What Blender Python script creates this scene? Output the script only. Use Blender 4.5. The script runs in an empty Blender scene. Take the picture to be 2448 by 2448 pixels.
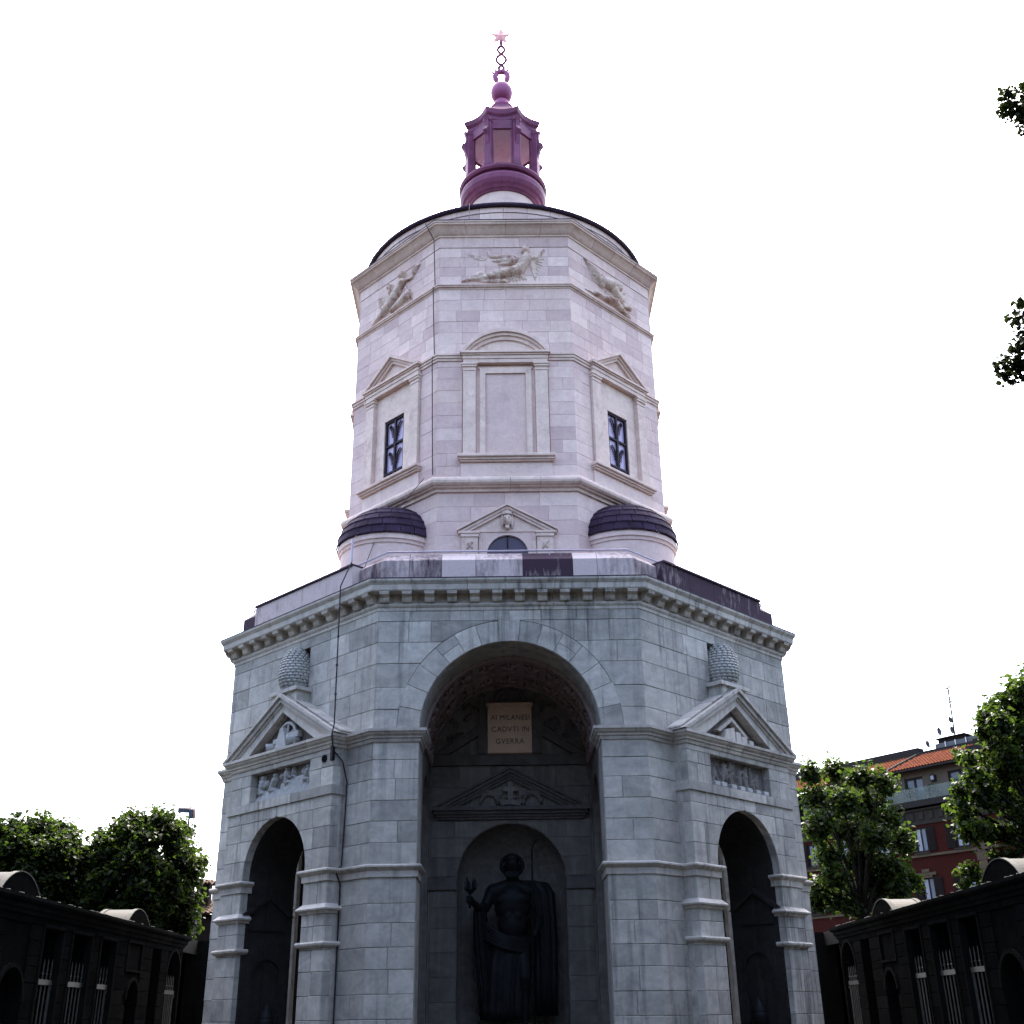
import bpy, bmesh, math, random
import numpy as np
from mathutils import Matrix, Vector, noise

# ------------------------------------------------------------------ camera, world, sun, exposure
SC = bpy.context.scene
COL = SC.collection
R = math.radians
PI = math.pi
T8 = math.tan(PI / 8)

CAM_LOC = Vector((-0.1006, -41.2164, 1.6))
YAW, PITCH, ROLL = R(.43963), R(24.57508), R(.82261)


def cam_basis():
    cy, sy = math.cos(YAW), math.sin(YAW)
    cp, sp = math.cos(PITCH), math.sin(PITCH)
    cr, sr = math.cos(ROLL), math.sin(ROLL)
    rz = Matrix(((cy, -sy, 0), (sy, cy, 0), (0, 0, 1)))
    a = Matrix(((1, 0, 0), (0, cp, sp), (0, -sp, cp)))
    b = Matrix(((cr, 0, -sr), (0, 1, 0), (sr, 0, cr)))
    return b @ a @ rz


CB = cam_basis()
cam = bpy.data.cameras.new('camera')
cam.sensor_width = 36
cam.lens = 36 * 2654.76 / 2448
cam.clip_end = 2000
camo = bpy.data.objects.new('camera', cam)
COL.objects.link(camo)
rgt, fwd, up = Vector(CB[0]), Vector(CB[1]), Vector(CB[2])
mw = Matrix((rgt, up, -fwd)).transposed().to_4x4()
mw.translation = CAM_LOC
camo.matrix_world = mw
SC.camera = camo

SUN_ELEV, SUN_AZ = R(60), R(2)          # azimuth measured from +Y (behind the temple) towards +X
world = bpy.data.worlds.new('World')
SC.world = world
world.use_nodes = True
wn = world.node_tree.nodes
wl = world.node_tree.links
wn.clear()
sky = wn.new('ShaderNodeTexSky')
sky.sky_type = 'NISHITA'
sky.sun_disc = False
sky.sun_elevation = SUN_ELEV
sky.sun_rotation = SUN_AZ
sky.altitude = 100
sky.air_density = 1.0
sky.dust_density = 5.5
sky.ozone_density = 1.0
bg = wn.new('ShaderNodeBackground')
bg.inputs['Strength'].default_value = 0.15
wo = wn.new('ShaderNodeOutputWorld')
wl.new(sky.outputs[0], bg.inputs['Color'])
wl.new(bg.outputs[0], wo.inputs['Surface'])

sl = bpy.data.lights.new('sun', 'SUN')
sl.energy = 2.6
sl.angle = R(.53)
sl.color = (1, .95, .86)
so = bpy.data.objects.new('sun', sl)
COL.objects.link(so)
sd = Vector((math.sin(SUN_AZ) * math.cos(SUN_ELEV), math.cos(SUN_AZ) * math.cos(SUN_ELEV), math.sin(SUN_ELEV)))
so.rotation_euler = sd.to_track_quat('Z', 'Y').to_euler()
so.location = sd * 120

SC.view_settings.view_transform = 'Standard'
SC.view_settings.look = 'None'
SC.view_settings.exposure = 2.65
SC.view_settings.gamma = 1
SC.view_settings.use_curve_mapping = False


# ------------------------------------------------------------------ materials
def new_mat(name):
    m = bpy.data.materials.new(name)
    m.use_nodes = True
    nt = m.node_tree
    nt.nodes.clear()
    out = nt.nodes.new('ShaderNodeOutputMaterial')
    p = nt.nodes.new('ShaderNodeBsdfPrincipled')
    nt.links.new(p.outputs[0], out.inputs['Surface'])
    return m, nt, p, out


def node(nt, typ, **kw):
    n = nt.nodes.new(typ)
    for k, v in kw.items():
        setattr(n, k, v)
    return n


def mixc(nt, fac, a, b, blend='MIX'):
    n = nt.nodes.new('ShaderNodeMix')
    n.data_type = 'RGBA'
    n.blend_type = blend
    for sock, val in ((0, fac), (6, a), (7, b)):
        if hasattr(val, 'is_output') or isinstance(val, bpy.types.NodeSocket):
            nt.links.new(val, n.inputs[sock])
        else:
            n.inputs[sock].default_value = val if sock == 0 else (*val, 1)
    return n.outputs[2]


def mth(nt, op, a, b=None, clamp=False):
    n = nt.nodes.new('ShaderNodeMath')
    n.operation = op
    n.use_clamp = clamp
    for i, v in enumerate((a, b)):
        if v is None:
            continue
        if isinstance(v, bpy.types.NodeSocket):
            nt.links.new(v, n.inputs[i])
        else:
            n.inputs[i].default_value = v
    return n.outputs[0]


def vmul(nt, vec, s):
    n = nt.nodes.new('ShaderNodeVectorMath')
    n.operation = 'MULTIPLY'
    nt.links.new(vec, n.inputs[0])
    n.inputs[1].default_value = s
    return n.outputs[0]


def noise_tex(nt, vec, scale, detail=5, rough=.6, dist=0):
    n = nt.nodes.new('ShaderNodeTexNoise')
    nt.links.new(vec, n.inputs['Vector'])
    n.inputs['Scale'].default_value = scale
    n.inputs['Detail'].default_value = detail
    n.inputs['Roughness'].default_value = rough
    n.inputs['Distortion'].default_value = dist
    return n.outputs[0]


def ramp(nt, fac, lo, hi):
    n = nt.nodes.new('ShaderNodeMapRange')
    nt.links.new(fac, n.inputs[0])
    n.inputs[1].default_value = lo
    n.inputs[2].default_value = hi
    n.clamp = True
    return n.outputs[0]


def stone(name, dark, light, dirt=(.06, .055, .05), dirt_amt=.5, streak=.5, warm=None, warm_amt=.0, rough=.75, bump=.12,
          tone_amt=.75, seed=0.0, spec=.3, blot=.0, dlo=.54, dhi=.78):
    """veined stone: the attribute 'tone' tells one block from the next, noise gives veins, dirt gathers in streaks and blotches"""
    m, nt, p, out = new_mat(name)
    at = node(nt, 'ShaderNodeAttribute', attribute_name='tone')
    geo = node(nt, 'ShaderNodeNewGeometry')
    tone = at.outputs['Fac']
    off = nt.nodes.new('ShaderNodeVectorMath')
    off.operation = 'MULTIPLY_ADD'
    cmb = nt.nodes.new('ShaderNodeCombineXYZ')
    for i in range(3):
        nt.links.new(tone, cmb.inputs[i])
    nt.links.new(cmb.outputs[0], off.inputs[0])
    off.inputs[1].default_value = (17.3 + seed, 31.1, 47.7)
    nt.links.new(geo.outputs['Position'], off.inputs[2])
    vec = off.outputs[0]
    pos = geo.outputs['Position']
    vein = ramp(nt, noise_tex(nt, vmul(nt, vec, (1, 1, 1.7)), .9, 7, .62, 1.3), .32, .68)
    f = mth(nt, 'ADD', mth(nt, 'MULTIPLY', tone, tone_amt), mth(nt, 'MULTIPLY', vein, 1 - tone_amt), True)
    col = mixc(nt, f, dark, light)
    if warm:
        wmask = ramp(nt, noise_tex(nt, vmul(nt, pos, (1, 1, .8)), .55, 5, .65), .5, .72)
        col = mixc(nt, mth(nt, 'MULTIPLY', wmask, warm_amt), col, warm)
    if blot:
        bb = ramp(nt, noise_tex(nt, vmul(nt, vec, (1, 1, 1.2)), 1.6, 8, .7, .8), .36, .60)
        col = mixc(nt, mth(nt, 'MULTIPLY', mth(nt, 'SUBTRACT', 1.0, bb), blot), col, tuple(c * .62 for c in dark))
    fine = noise_tex(nt, vec, 9, 6, .7)
    col = mixc(nt, .35, col, mixc(nt, ramp(nt, fine, .25, .75), (.45, .45, .45), (1, 1, 1)), 'MULTIPLY')
    if streak > 0:
        st = ramp(nt, noise_tex(nt, vmul(nt, pos, (5, 5, .28)), 1.0, 5, .6), .5, .72)
        big = ramp(nt, noise_tex(nt, vmul(nt, pos, (1, 1, .6)), .33, 4, .6), .36, .6)
        col = mixc(nt, mth(nt, 'MULTIPLY', mth(nt, 'MULTIPLY', st, big), streak), col, dirt)
    if dirt_amt > 0:
        bl = ramp(nt, noise_tex(nt, pos, 1.9, 8, .7, .6), dlo, dhi)
        col = mixc(nt, mth(nt, 'MULTIPLY', bl, dirt_amt), col, dirt)
    nt.links.new(col, p.inputs['Base Color'])
    p.inputs['Roughness'].default_value = rough
    p.inputs['Specular IOR Level'].default_value = spec
    if bump:
        bn = nt.nodes.new('ShaderNodeBump')
        bn.inputs['Strength'].default_value = bump
        bn.inputs['Distance'].default_value = .03
        nt.links.new(noise_tex(nt, pos, 14, 7, .65), bn.inputs['Height'])
        nt.links.new(bn.outputs[0], p.inputs['Normal'])
    return m


def plain(name, col, rough=.6, metal=0.0, spec=.3, var=.25, scale=3, bump=.0, col2=None):
    m, nt, p, out = new_mat(name)
    geo = node(nt, 'ShaderNodeNewGeometry')
    at = node(nt, 'ShaderNodeAttribute', attribute_name='tone')
    nz = ramp(nt, noise_tex(nt, geo.outputs['Position'], scale, 6, .65), .3, .7)
    f = mth(nt, 'ADD', mth(nt, 'MULTIPLY', nz, .6), mth(nt, 'MULTIPLY', at.outputs['Fac'], .4), True)
    c0 = tuple(c * (1 - var) for c in col)
    c1 = col2 or tuple(min(1, c * (1 + var)) for c in col)
    nt.links.new(mixc(nt, f, c0, c1), p.inputs['Base Color'])
    p.inputs['Roughness'].default_value = rough
    p.inputs['Metallic'].default_value = metal
    p.inputs['Specular IOR Level'].default_value = spec if max(col) > .05 else spec * .35
    if bump:
        bn = nt.nodes.new('ShaderNodeBump')
        bn.inputs['Strength'].default_value = bump
        bn.inputs['Distance'].default_value = .02
        nt.links.new(noise_tex(nt, geo.outputs['Position'], scale * 8, 5, .6), bn.inputs['Height'])
        nt.links.new(bn.outputs[0], p.inputs['Normal'])
    return m


def leaf_mat(name, dark, light, trans):
    m, nt, p, out = new_mat(name)
    at = node(nt, 'ShaderNodeAttribute', attribute_name='tone')
    col = mixc(nt, at.outputs['Fac'], dark, light)
    nt.links.new(col, p.inputs['Base Color'])
    p.inputs['Roughness'].default_value = .5
    p.inputs['Specular IOR Level'].default_value = .12
    tr = nt.nodes.new('ShaderNodeBsdfTranslucent')
    nt.links.new(mixc(nt, .55, col, trans), tr.inputs['Color'])
    mx = nt.nodes.new('ShaderNodeMixShader')
    mx.inputs[0].default_value = .38
    nt.links.new(p.outputs[0], mx.inputs[1])
    nt.links.new(tr.outputs[0], mx.inputs[2])
    nt.links.new(mx.outputs[0], out.inputs['Surface'])
    return m


def glass_mat(name, tint, alpha=.35):
    m, nt, p, out = new_mat(name)
    p.inputs['Base Color'].default_value = (*tint, 1)
    p.inputs['Roughness'].default_value = .06
    tr = nt.nodes.new('ShaderNodeBsdfTransparent')
    tr.inputs['Color'].default_value = (.85, .92, .9, 1)
    mx = nt.nodes.new('ShaderNodeMixShader')
    mx.inputs[0].default_value = alpha
    nt.links.new(tr.outputs[0], mx.inputs[1])
    nt.links.new(p.outputs[0], mx.inputs[2])
    nt.links.new(mx.outputs[0], out.inputs['Surface'])
    return m


M = {}
M['base'] = stone('grey_marble', (.28, .262, .238), (.76, .71, .63), dirt=(.075, .07, .065), dirt_amt=.42, streak=.95, warm=(.44, .385, .32), warm_amt=.4, tone_amt=.6, blot=.32)
M['tower'] = stone('flare_tinted_marble', (.58, .405, .385), (.88, .675, .60), dirt=(.34, .20, .195), dirt_amt=.35, streak=.25, warm=(.76, .55, .44), warm_amt=.5, tone_amt=.82, blot=.22)  # pink and brightness of lens flare put into the upper stone
M['base_trim'] = stone('weathered_cornice_stone', (.40, .36, .325), (.74, .68, .60), dirt=(.045, .04, .035), dirt_amt=.62, streak=.75, warm=(.60, .50, .40), warm_amt=.55, tone_amt=.5)
M['tower_trim'] = stone('cream_moulding_stone', (.58, .41, .36), (.86, .67, .57), dirt=(.26, .15, .135), dirt_amt=.65, streak=.3, warm=(.58, .46, .38), warm_amt=.7, tone_amt=.4)
M['relief'] = stone('carved_cream_marble', (.56, .42, .36), (.82, .66, .57), dirt=(.20, .08, .055), dirt_amt=.95, streak=.3, warm=(.66, .46, .32), warm_amt=.7, tone_amt=.3, dlo=.46, dhi=.66)
M['frieze'] = stone('carved_white_marble', (.36, .36, .36), (.58, .57, .55), dirt=(.06, .05, .045), dirt_amt=.6, streak=.1, tone_amt=.3)
M['parapet'] = stone('parapet_stone', (.055, .040, .062), (.42, .385, .42), dirt=(.030, .02, .035), dirt_amt=.95, streak=.95, tone_amt=.85, bump=.2)


def stained(name, light, darkc):
    # each stone is stained to its own degree ('tone' low: almost black), the stain running down in streaks from the top
    m, nt, p, out = new_mat(name)
    at = node(nt, 'ShaderNodeAttribute', attribute_name='tone')
    geo = node(nt, 'ShaderNodeNewGeometry')
    pos = geo.outputs['Position']
    st = noise_tex(nt, vmul(nt, pos, (7, 7, 1.3)), 1.0, 7, .68, .5)
    big = noise_tex(nt, pos, .9, 5, .6)
    q = mth(nt, 'ADD', mth(nt, 'MULTIPLY', st, .75), mth(nt, 'MULTIPLY', big, .5))
    f = ramp(nt, mth(nt, 'SUBTRACT', q, mth(nt, 'MULTIPLY', at.outputs['Fac'], .62)), .18, .52)
    fine = ramp(nt, noise_tex(nt, pos, 11, 6, .7), .3, .7)
    col = mixc(nt, f, light, darkc)
    col = mixc(nt, .3, col, mixc(nt, fine, (.45, .45, .45), (1, 1, 1)), 'MULTIPLY')
    nt.links.new(col, p.inputs['Base Color'])
    p.inputs['Roughness'].default_value = .85
    p.inputs['Specular IOR Level'].default_value = .2
    return m


M['parapet'] = stained('parapet_stone', (.60, .49, .47), (.055, .030, .046))
M['mortar'] = plain('dark_mortar', (.13, .13, .13), .9)
M['mortar_tower'] = plain('warm_mortar', (.42, .35, .37), .9)
M['passage'] = stone('shaded_passage_stone', (.022, .020, .019), (.052, .047, .044), dirt=(.10, .09, .085), dirt_amt=.15, streak=.3, tone_amt=.5, spec=.1)  # dark copy of the temple stone, shade inside the portals put into its colour
M['cone'] = stone('carved_grey_marble', (.34, .33, .31), (.56, .55, .52), dirt=(.10, .09, .075), dirt_amt=.5, streak=.2, warm=(.46, .43, .36), warm_amt=.5, tone_amt=.4)
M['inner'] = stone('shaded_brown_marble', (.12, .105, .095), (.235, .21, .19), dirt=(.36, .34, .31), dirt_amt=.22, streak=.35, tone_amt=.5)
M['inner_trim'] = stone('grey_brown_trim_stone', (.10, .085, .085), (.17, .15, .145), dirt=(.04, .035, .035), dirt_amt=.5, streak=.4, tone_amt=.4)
M['vault'] = stone('carved_vault_stone', (.26, .19, .19), (.48, .36, .35), dirt=(.08, .06, .06), dirt_amt=.5, streak=.3, tone_amt=.6)  # lighter than the bay trim, flare haze put into the colour
M['plaque'] = plain('tan_stone', (.72, .50, .37), .7, var=.12, scale=2)
M['letter'] = plain('dark_incised_letter', (.20, .125, .085), .8)
M['bronze'] = plain('dark_bronze', (.014, .015, .017), .5, .2, var=.4, scale=2)
M['lantern'] = plain('flare_tinted_bronze', (.12, .030, .072), .5, .15, var=.45, scale=1.3, col2=(.26, .066, .15))  # dark bronze with the flare's purple put into its colour
M['lantern_light'] = plain('light_flare_tinted_bronze', (.30, .080, .185), .45, .15, var=.3, scale=2)  # paler bronze, its purple likewise painted-in flare
M['lantern_ceiling'] = plain('flare_hazed_ceiling', (.93, .78, .93), .7, .0, var=.15)  # pale lavender flare haze inside the lantern put into the ceiling colour
M['star'] = plain('rose_gilding', (.80, .36, .34), .35, .25, var=.15)
M['eave'] = plain('dark_lead', (.040, .026, .045), .55, .2)
M['slate'] = plain('dark_slate', (.036, .021, .040), .8, .0, var=.5, scale=2, bump=.2)
M['lead'] = plain('grey_roof_lead', (.20, .21, .23), .5, .1)
M['window_glass'] = plain('lavender_sky_glass', (.40, .32, .45), .12, .0, var=.1, scale=.6)  # bright sky reflection put into the pane colour
M['dark_glass'] = plain('dark_purple_glass', (.05, .03, .06), .15)
M['iron'] = plain('dark_iron', (.022, .014, .02), .5, .4)
M['wire'] = plain('lightning_wire', (.05, .04, .05), .5, .5)
M['rail'] = plain('grey_painted_rail', (.40, .36, .45), .4, .2)
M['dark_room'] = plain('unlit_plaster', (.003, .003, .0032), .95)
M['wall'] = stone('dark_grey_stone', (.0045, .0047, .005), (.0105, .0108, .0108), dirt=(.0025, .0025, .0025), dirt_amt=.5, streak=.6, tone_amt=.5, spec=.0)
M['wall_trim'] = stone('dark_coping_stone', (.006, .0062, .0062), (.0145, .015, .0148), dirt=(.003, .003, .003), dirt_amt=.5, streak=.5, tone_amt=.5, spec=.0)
M['coping'] = plain('weathered_coping', (.10, .098, .092), .9, .0, .0, var=.4)
M['vault_roof'] = plain('brown_roof_sheet', (.012, .0095, .0078), .6, .0, var=.3)
M['grille'] = plain('grey_gate_bar', (.085, .082, .075), .5, .2)
M['gravel'] = plain('grey_courtyard_paving', (.022, .022, .022), .95, scale=6)
M['leaf_lime'] = leaf_mat('lime_leaf', (.002, .005, .0015), (.010, .020, .0045), (.075, .125, .014))
M['leaf_plane'] = leaf_mat('plane_leaf', (.004, .009, .003), (.018, .036, .008), (.09, .15, .016))
M['leaf_belt'] = leaf_mat('shaded_leaf', (.004, .007, .003), (.012, .020, .006), (.02, .03, .006))  # leaf copy darkened so the added trees give back little light
M['leaf_ball'] = leaf_mat('box_leaf', (.008, .02, .010), (.02, .04, .02), (.05, .09, .03))
M['bark'] = plain('dark_bark', (.012, .010, .008), .9, var=.4, scale=5, bump=.3)
M['red'] = plain('red_stucco', (.028, .0040, .0024), .85, var=.22, scale=1.2)
M['ochre'] = plain('ochre_stone_trim', (.060, .042, .025), .85, var=.25)
M['greytrim'] = plain('grey_stone_trim', (.026, .022, .019), .85, var=.3)
M['cream'] = plain('cream_plaster', (.085, .07, .055), .85, var=.1)
M['tile'] = plain('terracotta_tile', (.115, .042, .026), .9, .0, .0, var=.3, scale=9)
M['old_tile'] = plain('brown_roof_tile', (.05, .027, .018), .85, var=.4, scale=9)
M['shutter'] = plain('brown_shutter', (.007, .004, .0035), .7)
M['frame'] = plain('dark_window_frame', (.02, .02, .024), .5)
M['pane'] = plain('sky_reflecting_pane', (.09, .11, .15), .1, .0, var=.2)
M['curtain'] = plain('white_window_leaf', (.24, .26, .31), .25, var=.06)
M['balcony_glass'] = glass_mat('balcony_glass', (.17, .19, .18), .26)
M['pot'] = plain('terracotta_pot', (.20, .10, .075), .8)
M['screen'] = plain('grey_metal_screen', (.07, .073, .082), .5, .2, var=.1)
M['white_post'] = plain('white_metal', (.70, .70, .72), .4, .1, var=.05)
M['dark_metal'] = plain('dark_roof_metal', (.016, .014, .014), .6, .2)
M['chim'] = plain('brown_chimney_brick', (.012, .008, .007), .85)
M['lamp_red'] = plain('weathered_floodlight', (.085, .045, .045), .5, .3)


# ------------------------------------------------------------------ mesh building
def F(i):
    return i * PI / 4


class MB:
    """collects polygons with a tone per face; front-face coordinates are x = u (to the right), y = -w (out from the axis), z"""

    def __init__(s):
        s.v, s.f, s.t = [], [], []

    def add(s, vs, fs, tone=.5):
        n = len(s.v)
        s.v += [tuple(p) for p in vs]
        s.f += [tuple(i + n for i in f) for f in fs]
        s.t += [tone] * len(fs)
        return s

    def box(s, x0, x1, y0, y1, z0, z1, tone=.5):
        return s.add([(x0, y0, z0), (x1, y0, z0), (x1, y1, z0), (x0, y1, z0), (x0, y0, z1), (x1, y0, z1), (x1, y1, z1), (x0, y1, z1)],
                     [(0, 3, 2, 1), (4, 5, 6, 7), (0, 1, 5, 4), (1, 2, 6, 5), (2, 3, 7, 6), (3, 0, 4, 7)], tone)

    def ub(s, u0, u1, w0, w1, z0, z1, tone=.5):
        return s.box(u0, u1, -w1, -w0, z0, z1, tone)

    def bevbox(s, x0, x1, y0, y1, z0, z1, b=.01, tone=.5):
        bm = bmesh.new()
        bmesh.ops.create_cube(bm, size=1)
        for v in bm.verts:
            v.co = Vector(((x0 + x1) / 2 + v.co.x * (x1 - x0), (y0 + y1) / 2 + v.co.y * (y1 - y0), (z0 + z1) / 2 + v.co.z * (z1 - z0)))
        bmesh.ops.bevel(bm, geom=bm.edges[:], offset=b, segments=1, affect='EDGES')
        bm.verts.index_update()
        s.add([v.co for v in bm.verts], [[v.index for v in f.verts] for f in bm.faces], tone)
        bm.free()
        return s

    def prism(s, poly, w0, w1, tone=.5):
        """poly in (u,z), extruded between distances w0 < w1"""
        n = len(poly)
        vs = [(u, -w0, z) for u, z in poly] + [(u, -w1, z) for u, z in poly]
        fs = [tuple(range(n)), tuple(range(2 * n - 1, n - 1, -1))] + [(i, i + n, (i + 1) % n + n, (i + 1) % n) for i in range(n)]
        return s.add(vs, fs, tone)

    def strip(s, outer, inner, w0, w1, tone=.5):
        """band between two open polylines (u,z) of equal length, extruded"""
        n = len(outer)
        for i in range(n - 1):
            s.prism([outer[i], outer[i + 1], inner[i + 1], inner[i]], w0, w1, tone)
        return s

    def lathe(s, prof, n=32, a0=0, a1=2 * PI, c=(0, 0), tone=.5, octa=False):
        """prof [(r,z)]; octa: r is the apothem of an octagon"""
        full = abs(a1 - a0 - 2 * PI) < 1e-6
        if octa:
            n, a0, a1, full = 8, PI / 8, PI / 8 + 2 * PI, True
        m = n if full else n + 1
        k = 1 / math.cos(PI / 8) if octa else 1
        vs = []
        for r, z in prof:
            for j in range(m):
                a = a0 + (a1 - a0) * j / n
                vs.append((c[0] + r * k * math.cos(a), c[1] + r * k * math.sin(a), z))
        fs = []
        for i in range(len(prof) - 1):
            for j in range(n):
                j2 = (j + 1) % m
                fs.append((i * m + j, i * m + j2, (i + 1) * m + j2, (i + 1) * m + j))
        return s.add(vs, fs, tone)

    def tube(s, pts, r, n=6, tone=.5, closed=False):
        pts = [Vector(p) for p in pts]
        rs = r if isinstance(r, (list, tuple)) else [r] * len(pts)
        base = len(s.v)
        prev = None
        L = len(pts)
        vs = []
        for i, p in enumerate(pts):
            if closed:
                t = pts[(i + 1) % L] - pts[i - 1]
            else:
                t = pts[min(i + 1, L - 1)] - pts[max(i - 1, 0)]
            t.normalize()
            if prev is None:
                x = t.orthogonal().normalized()
            else:
                x = (prev - t * prev.dot(t)).normalized()
            prev = x
            y = t.cross(x)
            for j in range(n):
                a = 2 * PI * j / n
                vs.append(p + (x * math.cos(a) + y * math.sin(a)) * rs[i])
        fs = []
        for i in range(L if closed else L - 1):
            i2 = (i + 1) % L
            for j in range(n):
                fs.append((i * n + j, i * n + (j + 1) % n, i2 * n + (j + 1) % n, i2 * n + j))
        if not closed:
            fs += [tuple(range(n - 1, -1, -1)), tuple((L - 1) * n + j for j in range(n))]
        return s.add(vs, fs, tone)

    def ell(s, c, r, n=12, m=8, tone=.5):
        vs, fs = [], []
        for i in range(m + 1):
            ph = PI * i / m
            for j in range(n):
                th = 2 * PI * j / n
                vs.append((c[0] + r[0] * math.sin(ph) * math.cos(th), c[1] + r[1] * math.sin(ph) * math.sin(th), c[2] - r[2] * math.cos(ph)))
        for i in range(m):
            for j in range(n):
                fs.append((i * n + j, i * n + (j + 1) % n, (i + 1) * n + (j + 1) % n, (i + 1) * n + j))
        return s.add(vs, fs, tone)

    def sweep(s, path, prof, closed=False, tone=None, rng=None, seg=0, gap=.006):
        """profile [(offset to the right of the path, z)] swept along a plan path [(x,y)] with mitred corners; cut into stones of length seg"""
        pts = [Vector(p) for p in path]
        n = len(pts)
        dirs = [(pts[(i + 1) % n] - pts[i]).normalized() for i in range(n if closed else n - 1)]
        nor = [Vector((d.y, -d.x)) for d in dirs]

        def mit(i):
            if closed:
                a, b = nor[i - 1], nor[i]
            else:
                a, b = nor[max(i - 1, 0)], nor[min(i, n - 2)]
            m = (a + b)
            if m.length < 1e-6:
                return a
            m.normalize()
            return m / max(.3, m.dot(a))
        k = len(prof)
        for i in range(n if closed else n - 1):
            p0, p1, m0, m1 = pts[i], pts[(i + 1) % n], mit(i), mit((i + 1) % n)
            L = (p1 - p0).length
            cuts = [0, 1]
            if seg and L > seg * 1.4:
                c = max(2, round(L / seg))
                cuts = [0] + [(j + (rng.random() - .5) * .3) / c for j in range(1, c)] + [1]
            for a, b in zip(cuts[:-1], cuts[1:]):
                t = tone if tone is not None else (rng.random() if rng else .5)
                ga = gap / L if a > 0 else 0
                gb = gap / L if b < 1 else 0
                vs = []
                for fr in (a + ga, b - gb):
                    for o, z in prof:
                        q = (p0 + m0 * o) * (1 - fr) + (p1 + m1 * o) * fr
                        vs.append((q.x, q.y, z))
                fs = [(j, j + 1, k + j + 1, k + j) for j in range(k - 1)] + [tuple(range(k - 1, -1, -1)), tuple(range(k, 2 * k))]
                s.add(vs, fs, t)
        return s

    def mesh(s, name, mat, smooth=False, recalc=True):
        me = bpy.data.meshes.new(name)
        me.from_pydata(s.v, [], s.f)
        at = me.attributes.new('tone', 'FLOAT', 'FACE')
        at.data.foreach_set('value', s.t)
        if recalc:
            bm = bmesh.new()
            bm.from_mesh(me)
            bmesh.ops.recalc_face_normals(bm, faces=bm.faces[:])
            bm.to_mesh(me)
            bm.free()
        if smooth:
            me.polygons.foreach_set('use_smooth', [True] * len(me.polygons))
        me.materials.append(mat)
        return me

    def build(s, name, mat, parent=None, rot=0, smooth=False, recalc=True, loc=(0, 0, 0)):
        return link(name, s.mesh(name, mat, smooth, recalc), parent, rot, loc)


def link(name, me, parent=None, rot=0, loc=(0, 0, 0)):
    o = bpy.data.objects.new(name, me)
    COL.objects.link(o)
    o.parent = parent
    o.rotation_euler = (0, 0, rot)
    o.location = loc
    return o


def tag(o, label, cat, group=None, kind=None):
    o['label'] = label
    o['category'] = cat
    if group:
        o['group'] = group
    if kind:
        o['kind'] = kind
    return o


def thing(name, label, cat, loc=(0, 0, 0), rot=0, group=None):
    o = bpy.data.objects.new(name, None)
    COL.objects.link(o)
    o.location = loc
    o.rotation_euler = (0, 0, rot)
    o.empty_display_size = .3
    return tag(o, label, cat, group)


def arc(c, r, a0, a1, n, ry=None):
    return [(c[0] + r * math.cos(a0 + (a1 - a0) * i / n), c[1] + (ry or r) * math.sin(a0 + (a1 - a0) * i / n)) for i in range(n + 1)]


def arch_wall(mb, Uf, Ub, wf, wb, z0, z1, hw, zs, c=0, n=24, tone=.5):
    """wall from distance wb out to wf with a round-headed opening of half width hw centred on u=c, springing at zs"""
    ar = arc((c, zs), hw, PI, 0, n)
    for w, U, in ((wf, Uf), (wb, Ub)):
        y = -w
        vs = [(-U, y, z0), (c - hw, y, z0), (c - hw, y, z1), (-U, y, z1), (c + hw, y, z0), (U, y, z0), (U, y, z1), (c + hw, y, z1)]
        mb.add(vs, [(0, 1, 2, 3), (4, 5, 6, 7)], tone)
        for a, b in zip(ar[:-1], ar[1:]):
            mb.add([(a[0], y, a[1]), (b[0], y, b[1]), (b[0], y, z1), (a[0], y, z1)], [(0, 1, 2, 3)], tone)
    bd = [(c - hw, z0)] + ar + [(c + hw, z0)]
    for a, b in zip(bd[:-1], bd[1:]):
        mb.add([(a[0], -wf, a[1]), (b[0], -wf, b[1]), (b[0], -wb, b[1]), (a[0], -wb, a[1])], [(0, 1, 2, 3)], tone)
    mb.add([(-Uf, -wf, z1), (Uf, -wf, z1), (Ub, -wb, z1), (-Ub, -wb, z1)], [(0, 1, 2, 3)], tone)
    for sg in (-1, 1):
        mb.add([(sg * Uf, -wf, z0), (sg * Ub, -wb, z0), (sg * Ub, -wb, z1), (sg * Uf, -wf, z1)], [(0, 1, 2, 3)], tone)
    return mb


# ------------------------------------------------------------------ coursed stone blocks
def offset_poly(poly, d):
    n = len(poly)
    A = sum(poly[i][0] * poly[(i + 1) % n][1] - poly[(i + 1) % n][0] * poly[i][1] for i in range(n))
    if A < 0:
        poly = poly[::-1]
    out = []
    for i in range(n):
        p0, p1, p2 = Vector(poly[i - 1]), Vector(poly[i]), Vector(poly[(i + 1) % n])
        e0, e1 = (p1 - p0), (p2 - p1)
        if e0.length < 1e-6 or e1.length < 1e-6:
            continue
        e0.normalize()
        e1.normalize()
        n0, n1 = Vector((-e0.y, e0.x)), Vector((-e1.y, e1.x))
        m = n0 + n1
        if m.length < 1e-4:
            m = n0
        m.normalize()
        q = p1 + m * (d / max(.5, m.dot(n0)))
        out.append((q.x, q.y))
    return out


def block_geo(mb, poly, w0, w1, tone, gap=.005, bev=.010):
    a = offset_poly(poly, gap)
    b = offset_poly(poly, gap + bev)
    if len(a) != len(b) or len(a) < 3:
        return
    n = len(a)
    vs = [(u, -w0, z) for u, z in a] + [(u, -(w1 - bev), z) for u, z in a] + [(u, -w1, z) for u, z in b]
    fs = [tuple(2 * n + j for j in range(n))]
    for j in range(n):
        k = (j + 1) % n
        fs += [(j, k, n + k, n + j), (n + j, n + k, 2 * n + k, 2 * n + j)]
    mb.add(vs, fs, tone)


BLOCKS = []      # (face index, poly, w0, w1, tone, material key)


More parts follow.
